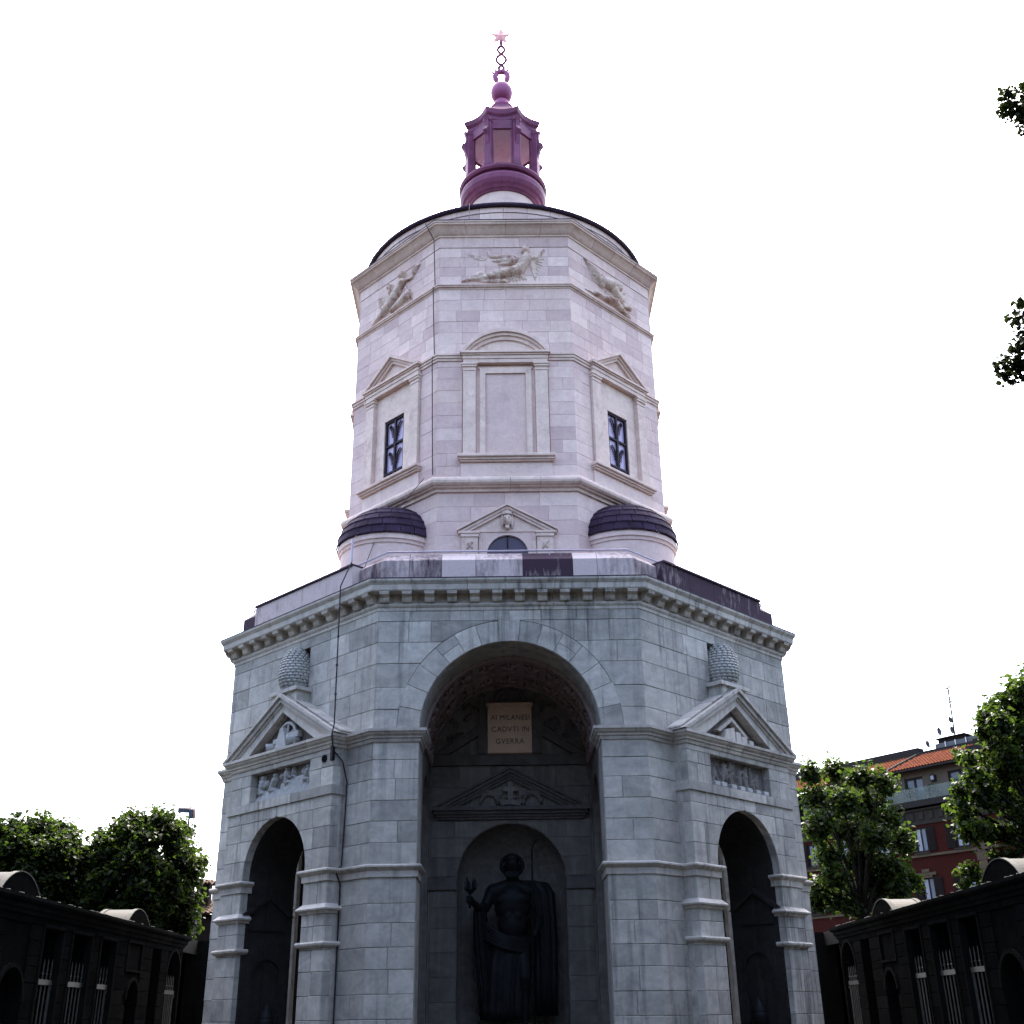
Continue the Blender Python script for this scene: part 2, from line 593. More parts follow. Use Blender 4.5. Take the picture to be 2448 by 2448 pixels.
def row(face, z0, z1, Lb, Rb, w0, w1, avg, rng, mat, jit=.006, tone=None):
    zs = [z0, z1]
    lm = Lb((z0 + z1) / 2) if callable(Lb) else Lb
    rm = Rb((z0 + z1) / 2) if callable(Rb) else Rb
    if rm - lm < .1:
        return
    n = max(1, round((rm - lm) / avg + (rng.random() - .5) * .7))
    cuts = [lm + (rm - lm) * (k + (rng.random() - .5) * .45) / n for k in range(1, n)]
    ends = [Lb] + cuts + [Rb]
    zz = [z0 + (z1 - z0) * math.sin(PI / 2 * k / 14) for k in range(15)]
    for a, b in zip(ends[:-1], ends[1:]):
        lp = [(a(z), z) for z in zz] if callable(a) else [(a, z0), (a, z1)]
        rp = [(b(z), z) for z in zz] if callable(b) else [(b, z0), (b, z1)]
        poly = []
        for p in lp[::-1] + rp:
            if not poly or abs(poly[-1][0] - p[0]) + abs(poly[-1][1] - p[1]) > .02:
                poly.append(p)
        if len(poly) < 3:
            continue
        t = min(1, max(0, rng.gauss(.5, .27))) if tone is None else tone
        BLOCKS.append((face, poly, w0, w1 + (rng.random() - .5) * 2 * jit, t, mat))


def proj_area(face, poly, w):
    c, s = math.cos(F(face)), math.sin(F(face))
    pts = []
    for u, z in poly:
        x, y = u, -w
        P = Vector((c * x - s * y, s * x + c * y, z)) - CAM_LOC
        q = CB @ P
        if q.y < .1:
            return 0
        X, Y = q.x / q.y * 1110, q.z / q.y * 1110
        if abs(X) > 515 or abs(Y) > 515:
            X, Y = max(-515, min(515, X)), max(-515, min(515, Y))
        pts.append((X, Y))
    n = len(pts)
    return abs(sum(pts[i][0] * pts[(i + 1) % n][1] - pts[(i + 1) % n][0] * pts[i][1] for i in range(n))) / 2

# ------------------------------------------------------------------ the ground
g = MB()
N = 24
g.add([(-400, -400, 0), (400, -400, 0), (400, 400, 0), (-400, 400, 0)], [(0, 1, 2, 3)])
go = g.build('ground', M['gravel'])
go['kind'] = 'structure'

# ------------------------------------------------------------------ the temple
AW = 9.5                 # apothem of the base walls
AT = 6.05                # apothem of the tower walls
TEMPLE = thing('temple', 'pale marble octagonal memorial temple with arched base, tall tower and purple lantern', 'temple')
rng = random.Random(7)

# base ring walls, one per face: great arches on the even faces, small portals on the odd ones
for i in range(8):
    mb = MB()
    if i % 2 == 0:
        arch_wall(mb, 9.46 * T8, 8.05 * T8, 9.46, 8.05, 0, 13.6, 2.62, 9.25, n=32)
    else:
        # upper part of the wall stands back behind thick blocks so that the square niche above the portal is a real hole
        arch_wall(mb, 9.0 * T8, 8.05 * T8, 9.0, 8.05, 0, 13.6, 1.6, 5.62)
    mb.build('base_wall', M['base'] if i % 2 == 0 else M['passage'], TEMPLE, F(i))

VIS = (0, 1, 7)
CO_LOW = [0, .55, 1.1, 1.65, 2.25, 2.85, 3.4, 4.01, 4.51, 5.2]
CO_MID = [5.47, 6.1, 6.68, 7.25, 7.84, 8.39, 8.9]
CO_UP = [9.2, 9.85, 10.5, 11.22, 11.87, 12.53, 12.88]
RV = 3.28                # outer radius of the voussoirs of the great arch


def pairs(c):
    return list(zip(c[:-1], c[1:]))


E5 = AW * T8
# front face
for z0, z1 in pairs(CO_LOW) + pairs(CO_MID):
    row(0, z0, z1, -E5, -2.622, 9.44, AW, .8, rng, 'base')
    row(0, z0, z1, 2.622, E5, 9.44, AW, .8, rng, 'base')


def cur(s, r, zc):
    return lambda z: s * (math.sqrt(max(0, r * r - (z - zc) ** 2)) if z > zc else r)


for z0, z1 in pairs(CO_UP):
    row(0, z0, z1, -E5, cur(-1, RV, 9.25), 9.44, AW, 1.0, rng, 'base')
    row(0, z0, z1, cur(1, RV, 9.25), E5, 9.44, AW, 1.0, rng, 'base')
nv = 15
for k in range(nv):
    a0, a1 = PI - PI * k / nv, PI - PI * (k + 1) / nv
    split = (k * 7) % 3 == 1
    rr = [2.622, 2.622 + .33 * (1 + (k % 2)), RV] if split else [2.622, RV]
    for r0, r1 in pairs(rr):
        BLOCKS.append((0, arc((0, 9.25), r1, a0, a1, 3) + arc((0, 9.25), r0, a1, a0, 3), 9.44, AW + (rng.random() - .5) * .012, min(1, max(0, rng.gauss(.55, .25))), 'base'))
# diagonal faces
for f in (1, 7):
    for z0, z1 in pairs(CO_LOW) + pairs(CO_MID):
        row(f, z0, z1, -E5, -2.66, 9.0, AW, 1.2, rng, 'base')
        row(f, z0, z1, 2.66, E5, 9.0, AW, 1.2, rng, 'base')
    for z0, z1 in pairs(CO_UP):
        if 11.2 < z0 < 12.5:
            row(f, z0, z1, -E5, -.52, 9.0, AW, 1.25, rng, 'base')
            row(f, z0, z1, .52, E5, 9.0, AW, 1.25, rng, 'base')
        else:
            row(f, z0, z1, -E5, E5, 9.0, AW, 1.25, rng, 'base')
for f in (2, 3, 4, 5, 6):
    pass

# mouldings of the base --------------------------------------------------
s1_prof = [(0, 8.88), (.035, 8.89), (.06, 8.95), (.055, 8.99), (.10, 9.0), (.11, 9.05), (.17, 9.1), (.20, 9.16), (.23, 9.17), (.235, 9.25), (0, 9.27)]
s2_prof = [(0, 5.19), (.04, 5.19), (.045, 5.36), (.08, 5.38), (.12, 5.42), (.15, 5.45), (.15, 5.49), (.12, 5.52), (0, 5.53)]


def plan(face, u, w):
    c, s = math.cos(F(face)), math.sin(F(face))
    return (c * u + s * w, s * u - c * w)


for i in range(0, 8, 2):
    det = i == 0
    for side in (1, -1):
        # from the jamb of the great arch, round the corner, along the diagonal face to the portal
        d = side
        f2 = (i + side) % 8
        p_a = [plan(i, side * 2.62, 8.05), plan(i, side * 2.62, 9.5), plan(i, side * E5, 9.5)]
        p1 = p_a + [plan(f2, -side * 2.72, 9.5), plan(f2, -side * 2.72, 9.97), plan(f2, 0, 9.97)]
        p2 = p_a + [plan(f2, -side * 2.72, 9.5), plan(f2, -side * 2.72, 9.97), plan(f2, -side * 1.6, 9.97), plan(f2, -side * 1.6, 9.62)]
        for nm, path, prof in (('impost_moulding', p1, s1_prof), ('string_course', p2, s2_prof)):
            if side < 0:
                path = path[::-1]
            MB().sweep(path, prof, rng=rng, seg=1.3).build(nm, M['base_trim'], TEMPLE)

oct_path = [plan(j, AW * T8, AW) for j in range(8)]
cor_prof = [(0, 12.84), (.025, 12.86), (.03, 12.95), (.05, 12.96), (.085, 13.01), (.09, 13.06), (.07, 13.08), (.0, 13.085), (.0, 13.37), (.40, 13.37), (.42, 13.40), (.44, 13.56),
            (.46, 13.57), (.47, 13.59), (.50, 13.62), (.525, 13.66), (.53, 13.715), (-.2, 13.73)]
MB().sweep(oct_path, cor_prof, closed=True, rng=rng, seg=1.25).build('base_cornice', M['base_trim'], TEMPLE)
# the dark strip of lead along the top of the cornice
MB().sweep(oct_path, [(.47, 13.718), (.54, 13.718), (.54, 13.742), (.0, 13.76)], closed=True, tone=.5).build('cornice_flashing', M['eave'], TEMPLE)

cb = MB()
cpro = [(9.495, 13.085), (9.62, 13.085), (9.66, 13.10), (9.70, 13.16), (9.72, 13.24), (9.80, 13.28), (9.865, 13.28), (9.875, 13.30), (9.875, 13.368), (9.495, 13.368)]
cv = []
for u in (-.145, .145):
    cv += [(u, -w, z) for w, z in cpro]
n_ = len(cpro)
cb.add(cv, [tuple(range(n_)), tuple(range(2 * n_ - 1, n_ - 1, -1))] + [(j, j + n_, (j + 1) % n_ + n_, (j + 1) % n_) for j in range(n_)], .7)
cb.ub(-.155, .155, 9.545, 9.89, 13.335, 13.369, .7)
corbel_me = [None] * 3
for q in range(3):
    cb.t = [(.15, .6, .95)[q]] * len(cb.t)
    corbel_me[q] = cb.mesh('corbel', M['base_trim'])
for i in range(8):
    if i in (3, 4, 5):
        continue
    for k in range(12):
        u = -3.74 + .68 * k
        o = link('corbel', corbel_me[rng.choice((0, 1, 1, 2, 2))], TEMPLE, F(i))
        c, s = math.cos(F(i)), math.sin(F(i))
        o.location = (c * u, s * u, 0)

# parapet: blocks with a sloping top, raised over the portals
PA = 9.35


def parapet_block(face, u0, u1, w, zt, tone, back=.6, slope=.36, coping=False, m0=False, m1=False):
    mb = MB()
    wb = w - back
    k = T8
    # corner blocks are mitred (m0 / m1)
    def U(u, ww, m):
        return u + (ww - w) * k * (1 if u > 0 else -1) if m else u
    sec = [(w, 13.6), (w, zt - slope), (w - .02, zt - slope + .03), (w - .07, zt - slope + .07), (w - slope * 1.1, zt), (wb, zt), (wb, 13.6)]
    g_ = .006
    vs = [(U(u0, a, m0) + (0 if m0 else g_), -a, z) for a, z in sec] + [(U(u1, a, m1) - (0 if m1 else g_), -a, z) for a, z in sec]
    n = len(sec)
    mb.add(vs, [tuple(range(n)), tuple(range(2 * n - 1, n - 1, -1))] + [(j, j + n, (j + 1) % n + n, (j + 1) % n) for j in range(n)], tone)
    if coping:
        mb.ub(u0 + .002, u1 - .002, wb - .03, w + .05, zt + .002, zt + .07, 0.0)
    return mb.build('parapet_block', M['parapet'], TEMPLE, F(face))


E = PA * T8
for i in range(8):
    if i % 2 == 0:
        cuts = [-E, -3.05, -2.05, -1.0, .45, 2.0, 2.75, E]
        tones = [.45, .38, .85, .62, .12, .98, .60] if i == 0 else [rng.random() for _ in range(7)]
        for (a, b), t in zip(pairs(cuts), tones):
            parapet_block(i, a, b, PA, 14.92, t, m0=a == -E, m1=b == E)
    else:
        lt = {7: (.05, .7, .82, .75, .8, .38), 1: (.45, .12, .05, .15, .1, .0)}.get(i, (.4, .5, .3, .6, .2, .4))
        parapet_block(i, -E, -2.72, PA, 14.92, lt[0], m0=True)
        for j, (a, b) in enumerate(pairs([-2.72, -1.36, 0, 1.36, 2.72])):
            parapet_block(i, a, b, 9.62, 14.66, lt[1 + j], back=.8, slope=.02, coping=True)
        parapet_block(i, 2.72, E, PA, 14.92, lt[5], m1=True)

# terrace behind the parapet
MB().lathe([(9.2, 13.62), (9.2, 13.75), (4.0, 13.9), (4.0, 13.62)], octa=True).build('terrace_floor', M['lead'], TEMPLE)
# thin rail along the parapet
rl = MB()
for i in (0, 1, 2, 6, 7):
    for z in (14.97,):
        rl.tube([(*plan(i, -9.05 * T8, 9.05), z), (*plan(i, 9.05 * T8, 9.05), z)], .028, 6)
    for u in (-9.05 * T8, -1.3, 1.3):
        rl.tube([(*plan(i, u, 9.05), 13.7), (*plan(i, u, 9.05), 14.97)], .016, 5)
rl.build('parapet_rail', M['rail'], TEMPLE)
MB().tube([(*plan(7, .65, 8.15), 13.7), (*plan(7, .65, 8.15), 16.65)], .035, 8).build('terrace_pole', M['rail'], TEMPLE)


# ------------------------------------------------------------------ low relief: a height field over a set of capsules
def seg_h(px, pz, c):
    x0, z0, x1, z1, r0, r1 = c[:6]
    dx, dz = x1 - x0, z1 - z0
    L2 = dx * dx + dz * dz
    t = np.clip(((px - x0) * dx + (pz - z0) * dz) / max(L2, 1e-9), 0, 1)
    r = r0 + (r1 - r0) * t
    d2 = (px - x0 - dx * t) ** 2 + (pz - z0 - dz * t) ** 2
    return np.sqrt(np.maximum(0, r * r - d2)) * (c[6] if len(c) > 6 else 1) + np.where(d2 < r * r, c[7] if len(c) > 7 else 0, 0)


def relief(name, u0, u1, z0, z1, w, caps, mat, parent, rot, res=.03, rough=.012, seed=0, depth=1.0):
    nx, nz = int((u1 - u0) / res), int((z1 - z0) / res)
    X, Z = np.meshgrid(np.linspace(u0, u1, nx + 1), np.linspace(z0, z1, nz + 1))
    H = np.zeros_like(X)
    for c in caps:
        H = np.maximum(H, seg_h(X, Z, c))
    mask = H > .004
    for j in range(nz + 1):
        for i in range(nx + 1):
            if mask[j, i]:
                H[j, i] = max(.006, H[j, i] * depth + rough * noise.noise((X[j, i] * 14 + seed, Z[j, i] * 14, 0)))
    mb = MB()
    vs = [(X[j, i], -(w + (H[j, i] if mask[j, i] else -.03)), Z[j, i]) for j in range(nz + 1) for i in range(nx + 1)]
    fs = []
    for j in range(nz):
        for i in range(nx):
            if mask[j:j + 2, i:i + 2].any():
                a = j * (nx + 1) + i
                fs.append((a, a + 1, a + nx + 2, a + nx + 1))
    used = sorted({k for f in fs for k in f})
    mp = {k: q for q, k in enumerate(used)}
    mb.add([vs[k] for k in used], [tuple(mp[k] for k in f) for f in fs], .6)
    return mb.build(name, mat, parent, rot, smooth=True, recalc=False)


# ------------------------------------------------------------------ portals on the diagonal faces
def portal(f, detail):
    rot = F(f)
    P = MB()
    # pier and spandrel core behind the facing blocks
    arch_wall(P, 2.70, 2.70, 9.72, 9.02, 0, 8.9, 1.602, 5.62)
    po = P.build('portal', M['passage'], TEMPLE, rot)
    for sg in (-1, 1):
        MB().ub(sg * 2.711 - .011, sg * 2.711 + .011, 9.3, 9.70, 0, 8.88, .5).build('portal_side', M['base'], po)
    if not detail:
        Q = MB()
        arch_wall(Q, 2.72, 2.72, 9.97, 9.72, 0, 8.88, 1.602, 5.62)
        Q.build('portal_front', M['base'], po)
    else:
        for z0, z1 in pairs(CO_LOW[:-1] + [5.2]):
            row(f, z0, z1, -2.72, -1.602, 9.70, 9.97, .62, rng, 'base', jit=.004)
            row(f, z0, z1, 1.602, 2.72, 9.70, 9.97, .62, rng, 'base', jit=.004)
        for z0, z1 in pairs([5.47, 6.1, 6.68, 7.22, 7.57]):
            row(f, z0, z1, -2.72, cur(-1, 1.602, 5.62), 9.70, 9.97, .75, rng, 'base', jit=.004)
            row(f, z0, z1, cur(1, 1.602, 5.62), 2.72, 9.70, 9.97, .75, rng, 'base', jit=.004)
        for z0, z1 in pairs([7.80, 8.36, 8.72]):
            row(f, z0, z1, -2.72, -1.57, 9.70, 9.97, .6, rng, 'base', jit=.004)
            row(f, z0, z1, 1.57, 2.72, 9.70, 9.97, .6, rng, 'base', jit=.004)
        row(f, 8.72, 8.89, -2.72, 2.72, 9.70, 9.97, 1.5, rng, 'base', jit=.003)
    # plain band under the relief panel
    MB().sweep([(-2.72, -9.5), (-2.72, -9.97), (2.72, -9.97), (2.72, -9.5)][::-1], [(0, 7.56), (-.05, 7.56), (-.05, 7.82), (0, 7.82)], rng=rng, seg=1.6).build('frieze_band', M['base'], po)
    # pediment
    pd = MB()
    for sg in (-1, 1):
        L = [(sg * 3.02, 9.26), (sg * 2.62, 9.26), (0, 10.58), (0, 10.98)]
        pd.prism([(sg * 3.02, 9.27), (0, 11.0), (0, 10.88), (sg * 2.84, 9.27)], 9.3, 10.20, .35)
        pd.prism([(sg * 2.84, 9.27), (0, 10.88), (0, 10.72), (sg * 2.58, 9.27)], 9.3, 10.13, .25)
        pd.prism([(sg * 2.58, 9.27), (0, 10.72), (0, 10.64), (sg * 2.42, 9.27)], 9.3, 10.06, .75)
        pd.prism([(sg * 2.42, 9.27), (0, 10.64), (0, 10.43), (sg * 1.84, 9.27)], 9.3, 10.02, .8)
    pe = pd.build('pediment', M['base_trim'], po)
    MB().prism([(-2.4, 9.272), (2.4, 9.272), (0, 10.62)], 9.3, 9.72, .3).build('tympanum', M['inner'], po)
    # stone slabs of the little roof
    for sg in (-1, 1):
        for k in range(5):
            a, b = k / 5 + .008, (k + 1) / 5 - .008
            q0, q1 = (sg * (.05 + 2.95 * a), 11.015 - 1.70 * a), (sg * (.05 + 2.95 * b), 11.015 - 1.70 * b)
            MB().prism([q0, q1, (q1[0], q1[1] + .05), (q0[0], q0[1] + .05)], 9.45, 10.0, rng.random()).build('roof_slab', M['base_trim'], po)
    # carved panel
    if detail:
        MB().ub(-1.57, 1.57, 9.715, 9.724, 7.82, 8.74, .2).build('panel_ground', M['inner'], po)
    if f == 7:
        caps = []
        r2 = random.Random(3)
        # rocky ground rising in the middle
        for k in range(26):
            u = -1.5 + k * .12
            h = 7.86 + .10 + .16 * abs(math.sin(u * 2.1)) + (.22 if -.2 < u < 1.0 else 0)
            caps.append((u, 7.82, u + .06, h, .12, .07, 1.1))
        def figure(u, z, s, lean=0.0, wing=False):
            caps.extend([(u, z, u + lean * s, z + .34 * s, .085 * s, .11 * s, 1.5, .05), (u + lean * s * 1.2, z + .50 * s, u + lean * s * 1.25, z + .52 * s, .075 * s, .07 * s, 1.7, .07),
                         (u + lean * s, z + .33 * s, u + .2 * s, z + .16 * s, .045 * s, .035 * s, 1.6, .07), (u, z, u + .24 * s, z + .02 * s, .075 * s, .055 * s, 1.6, .05),
                         (u + .24 * s, z + .02 * s, u + .22 * s, z - .22 * s, .055 * s, .035 * s, 1.5, .05), (u, z, u - .12 * s, z - .22 * s, .07 * s, .04 * s, 1.3, .03)])
            if wing:
                for q in range(5):
                    caps.append((u - .05 * s, z + .3 * s, u - (.16 + .03 * q) * s, z + (.62 - .15 * q) * s, .06 * s, .03 * s, 1.2, .03))
        figure(-1.25, 8.12, .9, .12, True)
        figure(-.72, 8.14, .85, .25)
        figure(.10, 8.26, .85, .05)
        figure(.42, 8.42, .5, .1)
        figure(1.05, 8.22, .75, .2)
        figure(1.40, 8.2, .62, -.05)
        caps += [(-1.0, 8.35, -.96, 8.42, .09, .08, 1.0), (-.25, 8.5, -.1, 8.55, .08, .06, .8), (.9, 8.5, .95, 8.6, .08, .05, .7)]
        relief('carved_panel', -1.56, 1.56, 7.80, 8.72, 9.726, caps, M['frieze'], po, 0, res=.028, seed=1, depth=.85)
    if f == 1:
        caps = []
        r2 = random.Random(9)
        for k in range(34):
            u, z = -.75 + r2.random() * 2.15, 8.0 + r2.random() * .42
            caps += [(u, z, u + (r2.random() - .5) * .12, z + .2, .07, .085, 1.3), (u + .03, z + .28, u + .03, z + .30, .055, .05, 1.5, .04), (u, z, u + (r2.random() - .5) * .3, z - .16, .045, .03, 1.3)]
        # winged rider at the left, sill of blocks below
        caps += [(-1.3, 7.95, -1.15, 8.25, .10, .09, 1.4), (-1.12, 8.3, -1.12, 8.33, .07, .06, 1.6), (-1.2, 8.25, -.98, 8.6, .07, .03, 1.3), (-1.1, 8.25, -.85, 7.95, .05, .04, 1.3), (-.95, 8.5, -.72, 8.1, .05, .03, 1.1), (-1.35, 8.4, -1.2, 8.65, .05, .03, 1.2)]
        relief('carved_panel', -1.56, 1.56, 7.84, 8.72, 9.726, caps, M['inner'], po, 0, res=.028, seed=4, depth=.8)
        for u in (-1.4, -1.05, -.55, -.1, .3, .75, 1.2):
            MB().bevbox(u, u + .26, -9.97, -9.74, 7.84, 7.95 + .03 * rng.random(), .015, .8).build('carved_step', M['frieze'], po)
    # inside of the pediment
    if f == 7:
        wh = MB()
        ring = [(.12 + .46 * math.cos(a), -9.86, 9.62 + .46 * math.sin(a)) for a in [2 * PI * k / 28 for k in range(28)]]
        wh.tube(ring, .055, 8, .7, closed=True)
        for a in (.6, 1.5, 2.4, 3.4):
            wh.tube([(.12, -9.86, 9.62), (.12 + .44 * math.cos(a), -9.86, 9.62 + .44 * math.sin(a))], .035, 6, .6)
        wh.build('carved_wheel', M['frieze'], po, smooth=True)
        ca = MB()
        for (cu, cz, dirx) in ((-.75, 9.42, 1), (.35, 9.50, 1)):
            pr = [(.055, 0), (.13, 0), (.14, .04), (.125, .08), (.115, .4), (.0, .42)]
            n = 14
            vs, fs = [], []
            ax = Vector((.62 * dirx, .72, .12)).normalized()
            e1 = ax.orthogonal().normalized()
            e2 = ax.cross(e1)
            for r_, h_ in [(.055, .18)] + pr:
                for j in range(n):
                    a = 2 * PI * j / n
                    vs.append(Vector((cu, -10.03, cz)) + ax * h_ + (e1 * math.cos(a) + e2 * math.sin(a)) * max(r_, .001))
            m_ = len(pr) + 1
            for a in range(m_ - 1):
                for j in range(n):
                    fs.append((a * n + j, a * n + (j + 1) % n, (a + 1) * n + (j + 1) % n, (a + 1) * n + j))
            ca.add(vs, fs, .8)
        ca.build('carved_cannon', M['frieze'], po, smooth=False)
        bk = MB()
        bk.prism([(-.42, 9.28), (.22, 9.28), (.02, 9.95), (-.16, 9.95)], 9.72, 9.97, .8)
        bk.bevbox(-.55, -.05, -9.95, -9.73, 9.50, 9.66, .02, .6)
        bk.bevbox(.1, .75, -9.92, -9.73, 9.56, 9.76, .02, .6)
        bk.build('carved_trophy', M['frieze'], po)
    elif f == 1:
        tr = MB()
        for sg in (-1, 1):
            tr.prism([(-.15 + sg * .85, 9.55), (-.15, 10.08), (-.15, 9.96), (-.15 + sg * .68, 9.53)], 9.72, 9.92, .2)
        tr.prism([(-.75, 9.29), (-.15, 9.29), (-.15, 9.75), (-.62, 9.62)], 9.72, 9.98, .75)
        tr.bevbox(-.1, .18, -10.0, -9.72, 9.29, 9.62, .02, .9)
        tr.bevbox(.3, .6, -9.93, -9.72, 9.29, 9.55, .02, .5)
        tr.bevbox(.75, 1.0, -9.9, -9.72, 9.29, 9.5, .02, .55)
        tr.build('carved_trophy', M['base_trim'], po)
    # string mouldings of the piers only
    for nm, prof in (('pier_cornice', [(0, 4.33), (.04, 4.34), (.06, 4.40), (.13, 4.43), (.14, 4.47), (0, 4.60)]), ('pier_moulding', [(0, 3.46), (.05, 3.47), (.10, 3.52), (.11, 3.57), (.08, 3.61), (0, 3.62)])):
        for sg in (-1, 1):
            path = [(sg * 2.72, -9.5), (sg * 2.72, -9.97), (sg * 1.6, -9.97), (sg * 1.6, -9.62)]
            if sg > 0:
                path = path[::-1]
            MB().sweep(path[::-1], [(-o, z) for o, z in prof], tone=.6).build(nm, M['base_trim'], po)
    # little pediment and niche carved in the side walls of the passage
    for sg in (-1, 1):
        jb = MB()
        x0 = sg * 1.6

        def jprism(poly, d):
            n = len(poly)
            vs = [(x0 + sg * .01, -w, z) for w, z in poly] + [(x0 - sg * d, -w, z) for w, z in poly]
            jb.add(vs, [tuple(range(n)), tuple(range(2 * n - 1, n - 1, -1))] + [(j, j + n, (j + 1) % n + n, (j + 1) % n) for j in range(n)], .4)
        for s2 in (-1, 1):
            jprism([(8.96 + s2 * .92, 4.58), (8.96, 5.2), (8.96, 5.06), (8.96 + s2 * .70, 4.58)], .10)
        ar = arc((8.91, 2.85), .49, 0, PI, 12)
        for a, b in pairs(ar):
            jprism([a, b, (b[0], 3.45), (a[0], 3.45)], .07)
        jprism([(8.1, 0), (8.42, 0), (8.42, 3.45), (8.1, 3.45)], .07)
        jprism([(9.40, 0), (9.80, 0), (9.80, 3.45), (9.40, 3.45)], .07)
        jprism([(8.35, 4.14), (9.6, 4.14), (9.6, 4.2), (8.35, 4.2)], .05)
        jb.build('carved_side_niche', M['passage'], po)
    # facing stones of the passage walls
    return po


PORT = {f: portal(f, f in VIS) for f in (1, 3, 5, 7)}

# pedestals with stone pine cones in front of the square niches
for f in (1, 7):
    pd = MB()
    pd.ub(-.66, .66, 9.3, 10.0, 10.6, 11.02, .8)
    pd.ub(-.76, .76, 9.3, 10.09, 11.022, 11.14, .85)
    pd.build('pedestal', M['base'], TEMPLE, F(f))


def pine_cone(f, label):
    c = plan(f, 0, 9.62)
    t = thing('pine_cone', label, 'stone pine cone', (c[0], c[1], 11.142), F(f), 'stone pine cones above the portals')
    H, Rm = 1.40, .53

    def rad(v):
        # egg: fullest a third of the way up, drawn in to the tip
        return Rm * math.sqrt(max(0, 1 - ((v - .36) / (.645 if v > .36 else .50)) ** 2))
    core = MB().lathe([(.34, 0)] + [(max(.02, rad(k / 16) * .93), .02 + H * k / 16) for k in range(17)], 24)
    core.build('core', M['cone'], t, smooth=True)
    sc = MB()
    rows_ = 15
    for k in range(rows_):
        v = (k + .45) / rows_
        r0 = rad(v)
        m = max(5, int(2 * PI * r0 / .165))
        for j in range(m):
            a = 2 * PI * (j + .5 * (k % 2)) / m
            z = .02 + H * v
            q = .62 + .38 * r0 / Rm
            nx, ny = math.cos(a), math.sin(a)
            base = len(sc.v)
            ring = []
            for (rr, zz, ww) in ((-.03, -.035, .0), (.045, -.045, .075), (.075, .0, .085), (.05, .055, .065), (-.02, .085, .02)):
                for sx in (-1, 0, 1):
                    out = r0 * .95 + rr * q - .02 * abs(sx)
                    ring.append((nx * out - ny * sx * ww * q, ny * out + nx * sx * ww * q, z + zz * q))
            sc.add(ring, [(3 * i_ + c_, 3 * i_ + c_ + 1, 3 * i_ + c_ + 4, 3 * i_ + c_ + 3) for i_ in range(4) for c_ in range(2)], .3 + .5 * rng.random())
    o = sc.build('scales', M['cone'], t)
    o['kind'] = 'stuff'
    return t


pine_cone(7, 'carved stone pine cone standing over the left portal pediment')
pine_cone(1, 'carved stone pine cone standing over the right portal pediment')

# ------------------------------------------------------------------ the great arch bay behind the front face
for sg in (-1, 1):
    bay = MB()
    # side walls with arched openings to the ambulatory
    y0, y1 = -8.05, -4.6
    x0, x1 = sg * 2.62, sg * 3.1
    hw, zs, cy = 1.4, 7.15, -6.35
    ar = arc((cy, zs), hw, PI, 0, 16)
    for x in (x0, x1):
        bay.add([(x, y0, 0), (x, cy - hw, 0), (x, cy - hw, 9.25), (x, y0, 9.25), (x, cy + hw, 0), (x, y1, 0), (x, y1, 9.25), (x, cy + hw, 9.25)], [(0, 1, 2, 3), (4, 5, 6, 7)], .4)
        for a, b in pairs(ar):
            bay.add([(x, a[0], a[1]), (x, b[0], b[1]), (x, b[0], 9.25), (x, a[0], 9.25)], [(0, 1, 2, 3)], .4)
    bd = [(cy - hw, 0)] + ar + [(cy + hw, 0)]
    for a, b in pairs(bd):
        bay.add([(x0, a[0], a[1]), (x0, b[0], b[1]), (x1, b[0], b[1]), (x1, a[0], a[1])], [(0, 1, 2, 3)], .3)
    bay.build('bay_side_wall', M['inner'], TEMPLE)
va = MB()
ar = arc((0, 9.25), 2.62, PI, 0, 32)
for a, b in pairs(ar):
    va.add([(a[0], -8.06, a[1]), (b[0], -8.06, b[1]), (b[0], -4.55, b[1]), (a[0], -4.55, a[1])], [(0, 1, 2, 3)], .4)
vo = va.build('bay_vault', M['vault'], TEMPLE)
# coffers: ribs and carved panels
rib = MB()
for w0, w1 in ((7.75, 8.0), (6.1, 6.4), (4.62, 4.85)):
    rib.strip(arc((0, 9.25), 2.615, PI, 0, 32), arc((0, 9.25), 2.52, PI, 0, 32), w0, w1, .3)
nc = 11
for k in range(nc + 1):
    a = PI * (k + .0) / nc
    d = .045
    rib.strip(arc((0, 9.25), 2.612, a - d, a + d, 2), arc((0, 9.25), 2.54, a - d, a + d, 2), 4.86, 7.74, .3)
rib.build('vault_rib', M['vault'], vo)
for k in range(nc):
    a = PI * (k + .5) / nc
    for w in (7.07, 5.48):
        pn = MB()
        r3 = random.Random(k * 10 + int(w))
        # a carved motif in each coffer: leaves, shields and crossed staves
        for q in range(7):
            th = 2 * PI * q / 7 + r3.random()
            L = .26 + .12 * r3.random()
            du, dw = math.cos(th) * L, math.sin(th) * L * 1.3
            p0 = (a, 2.57)
            A0 = (2.56 * math.cos(a), -w, 9.25 + 2.56 * math.sin(a))
            aa = a + du / 2.5
            A1 = (2.57 * math.cos(aa), -w - dw, 9.25 + 2.57 * math.sin(aa))
            pn.tube([A0, A1], [.085, .03], 5, r3.random())
        pn.build('carved_coffer', M['vault'], vo, smooth=True)

# back wall of the bay with the statue niche
bw = MB()
nh, nz = 1.72, 5.62
ar = arc((0, nz), nh, PI, 0, 24)
for sg in (-1, 1):
    bw.add([(sg * nh, -4.6, 0), (sg * 4.2, -4.6, 0), (sg * 4.2, -4.6, 13.6), (sg * nh, -4.6, 13.6)], [(0, 1, 2, 3)], .5)
for a, b in pairs(ar):
    bw.add([(a[0], -4.6, a[1]), (b[0], -4.6, b[1]), (b[0], -4.6, 13.6), (a[0], -4.6, 13.6)], [(0, 1, 2, 3)], .5)
